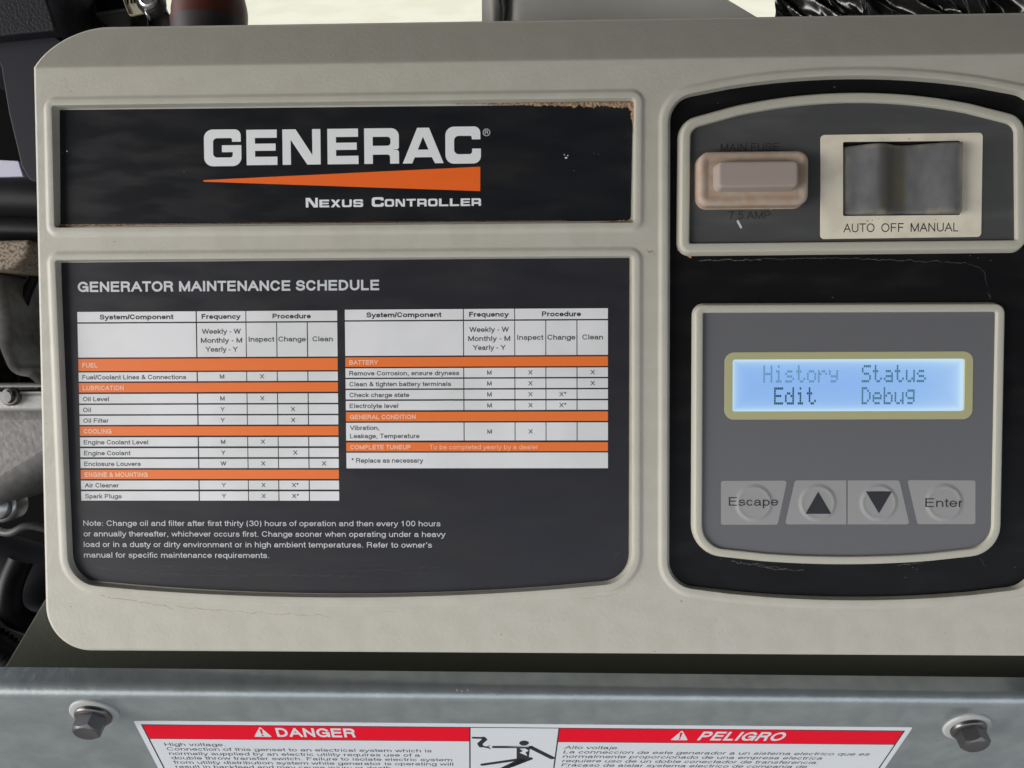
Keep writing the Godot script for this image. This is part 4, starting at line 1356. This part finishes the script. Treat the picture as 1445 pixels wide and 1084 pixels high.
func make_bay() -> void:
	solid("mounting_plate", "dark olive steel plate behind the control panel, its slanted edge at lower left", "metal plate", [[-174.16, -102.65, 0], [-156.82, -74.57, 0], [-151.96, -66.44, 0], [209.71, -65.41, 0], [210.81, -112.5, 0], [-174.49, -115.56, 0]], -27.0, 2.0, 0.4, M.olive_steel)
	solid("bay_wall", "black inner wall of the engine bay at far left", "wall", [[-473.39, 335.15, 0], [-213.71, 329.22, 0], [-225.33, -292.77, 0], [-496.92, -296.19, 0]], -230.0, 10.0, 1.0, M.bay_black)
	# air box, top left
	var box := thing("air_box", "matte black plastic air box behind the panel's upper left corner", "air box", at(Vector3(-186.77, 100.13, -60)))
	var off := Vector3(-186.77, 100.13, -60)
	for s in [[[[-204.95, 139.64, 2], [-168.69, 139.01, 2], [-166.55, 124.58, 2], [-163.32, 114.18, 1], [-205.76, 110.7, 1]], -48.0, 40.0, 0.8, "lid", M.black_plastic], [[[-209.66, 112.05, 1], [-167.45, 114.63, 1], [-163.97, 112.13, 1], [-164.97, 67.7, 3], [-176.54, 62.35, 4], [-180.2, 69.1, 4], [-184.33, 87.75, 3], [-186.93, 105.56, 2], [-209.78, 107.86, 1]], -53.0, 45.0, 0.6, "body", M.navy_plastic]]:
		var moved := []
		for q in s[0]:
			moved.append([q[0] - off.x, q[1] - off.y, q[2]])
		part(box, s[4], block(rp(moved, 5), s[1] - off.z, s[2], s[3]), s[5])
	pipe("black_hose", "thick black rubber hose standing behind the upper left corner", "hose", [Vector3(-179.08, 155.63, -80), Vector3(-178.33, 139.49, -80), Vector3(-176.94, 127.34, -80), Vector3(-176.78, 113.21, -82)], [10.0], M.olive_block)
	solid("black_bracket", "dark steel bracket above the panel beside the hose clamp", "bracket", [[-165.67, 145.07, 1], [-163.76, 134.66, 1], [-162.55, 128.65, 1], [-149.4, 130.27, 1], [-146.98, 144.76, 1]], -70.0, 14.0, 1.4, M.olive_block)
	pipe("clamped_hose", "dark olive hose under the hose clamp above the panel", "hose", [Vector3(-180.51, 135.77, -90), Vector3(-167.93, 135.54, -88), Vector3(-152.7, 135.26, -86), Vector3(-148.84, 130.81, -86), Vector3(-146.23, 119.78, -86)], [7.5], M.olive_block)
	make_clamp()
	solid("steel_gusset", "dark grey steel gusset between hose clamp and brown hose", "bracket", [[-140.99, 142.67, 0.5], [-134.43, 142.56, 0.5], [-134.91, 131.08, 1], [-133.9, 128.76, 1], [-129.77, 124.34, 0.5], [-126.49, 116.86, 0.5], [-140.69, 117.07, 0.5]], -66.0, 3.0, 0.5, M.dark_steel)
	var bh := Vector3(-108.69, 117.54, -45)
	var hose := thing("brown_hose", "reddish brown rubber hose standing behind the top edge of the panel", "hose", at(bh))
	var m := Mb.new()
	var path := []
	var rad := []
	for i in 25:
		path.append(Vector3(0.15 * sin(i * 0.7), 14.0 - 28.0 * i / 24 + 50.0 * pow(maxf(0.0, 1.0 - i / 6.0), 1.0), 0))
		rad.append(11.9 + 0.35 * sin(i * 0.55 + 1.0) + (0.5 if i > 14 else 0.0))
	tube(m, path, rad, 40)
	part(hose, "tube", m, M.brown_hose)
	var col := Mb.new()
	tube(col, [Vector3(-108.51, 113.52, -45) - bh, Vector3(-108.36, 108.06, -45) - bh], [12.5, 12.5], 40)
	part(hose, "clamp_band", col, M.dark_steel)
	make_duct()
	make_bag()
	# left side, top to bottom
	solid("white_tag", "small pale tag lying on the black pipe at the left edge", "tag", [[-209.86, 74.74, 0.4], [-187.21, 73.47, 0.6], [-185.51, 67.8, 0.4], [-210.06, 67.54, 0.4]], -62.0, 1.2, 0.3, M.tag_white)
	pipe("black_pipe", "glossy black pipe running level behind the panel's left edge", "pipe", [Vector3(-243.98, 65.8, -84), Vector3(-204.03, 64.86, -84), Vector3(-170.02, 63.43, -84)], [9.3], M.black_rubber)
	pipe("thin_black_pipe", "thinner black pipe just below the glossy black pipe", "pipe", [Vector3(-242.7, 53.45, -82), Vector3(-202.98, 52.28, -82), Vector3(-169.15, 50.62, -82)], [5.0], M.black_rubber)
	solid("tan_casting", "tan pitted casting with rounded lower corner under the black pipes", "engine part", [[-221.79, 44.75, 2], [-186.05, 45.51, 1.6], [-187.54, 39.23, 6], [-192.49, 34.28, 8], [-222.08, 34.49, 2]], -66.0, 25.0, 1.4, M.tan_casting)
	solid("round_cover", "dark rounded cover deep in the bay behind the left edge", "engine part", [[-217.31, 45.94, 10], [-179.04, 45.65, 10], [-179.91, 3.19, 10], [-218.33, 3.35, 14]], -110.0, 20.0, 9.0, M.black_rubber)
	solid("manifold_neck", "grey cast metal neck curving down to the left flange", "engine part", [[-226.8, 34.68, 3], [-203.16, 34.51, 3], [-201.7, 27.25, 6], [-199.47, 17.82, 6], [-199.73, 7.04, 6], [-196.37, -1.62, 4], [-190.35, -2.45, 4], [-184.96, -7.07, 4], [-185.2, -17.35, 4], [-228.25, -17.24, 4]], -72.0, 30.0, 3.4, M.cast_metal)
	var cast := thing("exhaust_casting", "large grey cast metal body with pale ledge at the left edge", "engine part", at(Vector3(-202.27, -29.33, -70)))
	var co := Vector3(-202.27, -29.33, -70)
	var body := []
	for q in [[-239, -13.18, 10], [-161.74, -12.35, 10], [-162.15, -31.7, 10], [-181.01, -43.24, 12], [-194.53, -51.15, 12], [-213.48, -58.84, 14], [-240.37, -58.87, 12]]:
		body.append([q[0] - co.x, q[1] - co.y, q[2]])
	part(cast, "body", block(rp(body, 8), 10.5, 30.0, 8.5), M.cast_metal)
	for s in [[-8.13, -11.81, 12.0, 1.0, "flange"], [-10.94, -18.01, 11.3, 1.6, "ledge"]]:
		part(cast, s[4], block(rp([[-110.0 - co.x, s[0] - co.y, 2.2], [-110.0 - co.x, s[1] - co.y, 2.2], [-290.0 - co.x, s[1] - co.y, 2.2], [-290.0 - co.x, s[0] - co.y, 2.2]], 3), s[2], 24.0, s[3]), M.cast_pale)
	var nut := thing("flange_nut", "bright round nut under the grey casting at the left edge", "nut", at(Vector3(-205.19, -55.56, -74)))
	m = Mb.new()
	lathe(m, Vector3.ZERO, [[6.6, -6.0], [6.6, 0.0], [6.2, 0.8], [5.2, 1.1], [4.9, 2.8], [4.2, 3.4], [0.01, 3.6]], 36)
	part(nut, "cap", m, M.silver)
	pipe("lower_hose", "broad black hose bending behind the panel's lower left side", "hose", [Vector3(-242.46, -74.48, -88), Vector3(-213.43, -82.03, -84), Vector3(-196.21, -86.28, -84), Vector3(-169.68, -88.78, -88)], [13.0], M.navy_plastic)
	pipe("drain_hose", "narrow black hose below the broad hose at lower left", "hose", [Vector3(-192.45, -74.42, -66), Vector3(-195.67, -84.6, -64), Vector3(-196.74, -93.83, -66), Vector3(-193.01, -100.06, -70), Vector3(-185.55, -106.32, -80)], [4.4], M.black_rubber)
	pipe("ignition_wire", "thin grey ignition wire looping across the dark gap left of the panel", "wire", [Vector3(-220.05, -62.2, -78), Vector3(-200.42, -65.13, -70), Vector3(-190.73, -62.39, -70), Vector3(-176.63, -68.66, -76)], [1.5], M.wire_grey)
	pipe("fuel_line", "thin black fuel line climbing beside the round cover", "hose", [Vector3(-205.98, -14.09, -90), Vector3(-204.48, 8.77, -86), Vector3(-201.76, 25.69, -86), Vector3(-197.11, 40.23, -90)], [1.9], M.black_rubber)
	pipe("vent_tube", "slim black tube above the glossy black pipe", "hose", [Vector3(-232.7, 72.8, -92), Vector3(-207.93, 72.95, -90), Vector3(-176.1, 73.47, -90)], [3.0], M.black_rubber)
	var fb := thing("flange_bolt", "dull hex bolt on the pale ledge of the grey casting", "bolt", at(Vector3(-189.06, -12.56, -57)))
	m = Mb.new()
	lathe(m, Vector3.ZERO, [[3.3, -2.0], [3.3, 0.2], [3.0, 0.5], [2.4, 0.6]], 28)
	loft(m, rp([[2.4, 0, 0], [1.2, 2.08, 0], [-1.2, 2.08, 0], [-2.4, 0, 0], [-1.2, -2.08, 0], [1.2, -2.08, 0]]), [[0, 0.4], [0, 2.3], [-0.3, 2.6]])
	lathe(m, Vector3.ZERO, [[2.2, 2.58], [0.01, 2.6]], 28)
	part(fb, "head", m, M.bolt_steel)
	var loom := thing("corrugated_loom", "ribbed black cable loom at the lower left corner", "cable loom", at(Vector3(-197.15, -104.58, -60)))
	m = Mb.new()
	path = []
	rad = []
	for i in 60:
		path.append(Vector3(-14.0 + 0.5 * i, 8.0 - 0.36 * i, 0.0))
		rad.append(6.0 + 0.55 * sin(i * 1.9))
	tube(m, path, rad, 24)
	part(loom, "tube", m, M.black_rubber)


func pipe(called: String, label: String, category: String, path: Array, radii: Array, material: Material) -> void:
	var o: Vector3 = path[path.size() / 2]
	var t := thing(called, label, category, at(o))
	var fine := []
	var curve := Curve3D.new()
	for i in path.size():
		var d: Vector3 = (path[mini(i + 1, path.size() - 1)] - path[maxi(i - 1, 0)]) / 6.0
		curve.add_point(path[i] - o, -d, d)
	var k := 24
	for i in k + 1:
		fine.append(curve.sample_baked(curve.get_baked_length() * i / k))
	var m := Mb.new()
	tube(m, fine, radii, 28)
	part(t, "tube", m, material)


func make_clamp() -> void:
	var o := Vector3(-140.54, 128.08, -62)
	var t := thing("hose_clamp", "worm drive hose clamp with slotted band and bright screw above the panel", "hose clamp", at(o))
	var z := -o.z - 62.0
	var band := []
	for q in [[-148.64, 138.3, 0.2], [-147.25, 130.21, 0.2], [-145.27, 125.12, 0.8], [-139.54, 126.04, 0.8], [-140.86, 138.17, 0.2]]:
		band.append([q[0] - o.x, q[1] - o.y, q[2]])
	part(t, "band", block(rp(band, 4), z, 1.0, 0.25), M.cream_metal)
	for i in 4:
		var a := Vector3(-146.42, 132.72, -62) - o + Vector3(1.25 * i, 0.15 * i, z + 0.05)
		var slot := Mb.new()
		fill(slot, rp([[a.x, a.y + 3, 0], [a.x + 0.7, a.y + 3, 0], [a.x + 1.3, a.y - 3.6, 0.2], [a.x + 0.6, a.y - 3.6, 0.2]], 3), a.z)
		part(t, "slot", slot, M.bay_black)
	var screw := Mb.new()
	var so := Vector3(-136.43, 128.95, -58) - o
	lathe(screw, so, [[3.4, -4.0], [3.4, 0.0], [3.0, 0.7], [2.2, 1.0], [2.1, 0.6], [0.01, 0.6]], 30)
	part(t, "screw", screw, M.silver)
	var housing := Mb.new()
	lathe(housing, so - Vector3(0, 0, 1.0), [[4.6, -4.0], [4.6, 0.0], [4.2, 0.4], [3.6, 0.2]], 30)
	part(t, "screw_housing", housing, M.dark_steel)
	var tail := Mb.new()
	tube(tail, [Vector3(-138, 126.64, -60) - o, Vector3(-137.27, 124.68, -59) - o, Vector3(-137.02, 123.61, -60) - o, Vector3(-137.51, 123.49, -62) - o], [0.8, 0.7, 0.7, 0.4], 10)
	part(t, "tail", tail, M.silver)


func make_duct() -> void:
	var o := Vector3(27.82, 124.53, -60)
	var t := thing("grey_duct", "grey sheet metal duct with slanted right edge above the panel", "duct", at(o))
	var pos := []
	var x0 := -17.19 - o.x
	var x1 := 75.52 - o.x
	for i in 61:
		var u := i / 60.0
		var row := []
		for j in 49:
			var v := j / 48.0
			var yy := lerpf(262.95, 109.7, v) - o.y
			var xr: float = maxf(x1 + (-yy + 126.23 - o.y) * 1.62, x0 + 30.0)
			var xx := lerpf(x0, xr, u)
			var dent := -3.0 * exp(-pow((xx - x0 - 8.0) / 2.2, 2.0)) + 1.4 * exp(-pow((xx - x0 - 5.0) / 1.6, 2.0)) - 7.0 * u * u + 2.2 * sin(u * 5.0 + v * 2.0)
			row.append(Vector3(xx, yy, dent))
		pos.append(row)
	var m := Mb.new()
	grid(m, pos)
	for i in pos.size() - 1:
		var a: Vector3 = pos[i][0]
		var b: Vector3 = pos[i + 1][0]
		m.flat(a, b, b + Vector3(0, 0, -30), a + Vector3(0, 0, -30), Vector3(0, 1, 0))
	for e in [0, 60]:
		for j in 48:
			var a: Vector3 = pos[e][j]
			var b: Vector3 = pos[e][j + 1]
			m.flat(a, b, b + Vector3(0, 0, -30), a + Vector3(0, 0, -30), Vector3(-1 if e == 0 else 1, 0, 0))
	part(t, "sheet", m, M.grey_duct)
	var strip := Mb.new()
	tube(strip, [Vector3(x0 + 8.6, 12, 1.0), Vector3(x0 + 8.0, 2.0, 1.2), Vector3(x0 + 8.3, -1.2, 1.4), Vector3(x0 + 7.6, -6.0, 1.2)], [1.7, 1.6, 1.0, 0.9], 12)
	part(t, "drip", strip, M.dark_steel)


func make_bag() -> void:
	var o := Vector3(138.93, 128.56, -70)
	var t := thing("plastic_bag", "crumpled black plastic bag behind the panel's upper right edge", "bag", at(o))
	var fn := FastNoiseLite.new()
	fn.noise_type = FastNoiseLite.TYPE_SIMPLEX
	fn.fractal_type = FastNoiseLite.FRACTAL_RIDGED
	fn.fractal_octaves = 2
	fn.frequency = 0.03
	fn.seed = 5
	var pos := []
	var x0 := 92.08 - o.x
	for i in 251:
		var row := []
		for j in 141:
			var u := i / 250.0
			var v := j / 140.0
			var xx := x0 + 105.0 * u - 3.0 * v
			var yy := lerpf(62.0 + 9.0 * sin(u * 9.0), -30.0, v)
			var fold := fn.get_noise_2d(xx * 1.5 + yy * 1.1, yy * 0.35 - xx * 0.35 + 40.0)
			row.append(Vector3(xx, yy, 6.0 * fold + 7.0 * sin(clampf(u * 4.0, 0, 1) * PI / 2) - 4.0 - 26.0 * pow(1.0 - v, 2.0) + 0.8 * fn.get_noise_2d(xx * 3.6 + yy * 2.5, yy * 0.8 - xx * 0.7)))
		pos.append(row)
	var m := Mb.new()
	grid(m, pos)
	part(t, "film", m, M.bag_film)


func make_surroundings() -> void:
	var ground := MeshInstance3D.new()
	var m := Mb.new()
	m.flat(Vector3(-30000, 0, -30000), Vector3(30000, 0, -30000), Vector3(30000, 0, 30000), Vector3(-30000, 0, 30000), Vector3.UP)
	ground.name = "ground"
	ground.mesh = m.mesh()
	ground.material_override = M.gravel
	ground.set_meta("kind", "structure")
	ground.set_meta("label", "bare grey brown ground round the generator")
	add_child(ground)
	var slab := MeshInstance3D.new()
	m = Mb.new()
	loft(m, rp([[-9000, 1250, 5], [9000, 1250, 5], [9000, 16000, 5], [-9000, 16000, 5]], 4), [[0, -60], [0, 55], [-5, 60]])
	fill(m, rp([[-8995, 1255, 5], [8995, 1255, 5], [8995, 15995, 5], [-8995, 15995, 5]], 4), 60.0)
	slab.name = "pavement"
	slab.mesh = m.mesh()
	slab.rotation.x = -PI / 2
	slab.material_override = M.concrete
	slab.set_meta("kind", "structure")
	slab.set_meta("label", "pale concrete pavement behind the generator, bright in daylight")
	add_child(slab)
	# the generator's own enclosure: raised lid over the bay and the wall at its right end
	var en := thing("generator_enclosure", "generator's sheet metal enclosure with raised lid, surrounding the open bay", "enclosure", Transform3D(Basis(), Vector3(0, 1.29, -0.18)))
	var b := Mb.new()
	var p := rp([[-520, -780, 20], [700, -780, 20], [700, 780, 20], [-520, 780, 20]], 6)
	loft(b, p, [[0, -20], [0, 0], [-3, 3]])
	fill(b, grow(p, -3), 3.0)
	fill(b, p, -20.0, [], true)
	part(en, "lid", b, M.liner_black).rotation.x = deg_to_rad(6.0) - PI / 2
	var side := part(en, "side_wall", block(rp([[0, 0, 5], [1000, 0, 5], [1000, 1240, 5], [0, 1240, 5]], 4), 0.0, 25.0, 4.0), M.liner_black)
	side.transform = Transform3D(Basis(Vector3.UP, -PI / 2), Vector3(0.45, -1.29, -0.75))


func _ready() -> void:
	rng.seed = 7
	bump_noise.frequency = 0.02
	bump_noise.seed = 3
	PANEL = Transform3D(Basis(Vector3.RIGHT, deg_to_rad(-TILT)), Vector3(0, 0.95, 0))
	var cam := Camera3D.new()
	cam.name = "camera"
	cam.fov = 52.99
	cam.near = 0.01
	cam.far = 200.0
	cam.transform = PANEL * Transform3D(Basis(Vector3(0.99966, -0.00411, -0.02576), Vector3(0.00331, 0.99951, -0.03123), Vector3(0.02588, 0.03113, 0.99918)), Vector3(0, 0, 0.217))
	add_child(cam)
	cam.current = true
	var we := WorldEnvironment.new()
	we.name = "environment"
	var env := Environment.new()
	env.background_mode = Environment.BG_SKY
	var sky := Sky.new()
	var sm := ProceduralSkyMaterial.new()
	sm.sky_top_color = Color(0.80, 0.85, 0.92)
	sm.sky_horizon_color = Color(0.93, 0.94, 0.95)
	sm.sky_curve = 0.2
	sm.ground_horizon_color = Color(0.6, 0.58, 0.52)
	sm.ground_bottom_color = Color(0.5, 0.48, 0.42)
	sm.sun_angle_max = 1.0
	sky.sky_material = sm
	env.sky = sky
	env.background_energy_multiplier = 1.4
	env.tonemap_mode = Environment.TONE_MAPPER_LINEAR
	env.tonemap_exposure = 1.09
	env.sdfgi_enabled = true
	env.ssao_enabled = true
	env.ssil_enabled = true
	we.environment = env
	add_child(we)
	var sun := DirectionalLight3D.new()
	sun.name = "sun"
	sun.light_energy = 1.1
	sun.light_angular_distance = 45.0
	sun.light_color = Color(1.0, 0.985, 0.97)
	sun.shadow_enabled = true
	add_child(sun)
	sun.look_at_from_position(Vector3(-1.6, 0.26, 0.75), Vector3.ZERO)
	make_materials()
	make_surroundings()
	make_controller()
	make_sheet()
	make_bay()
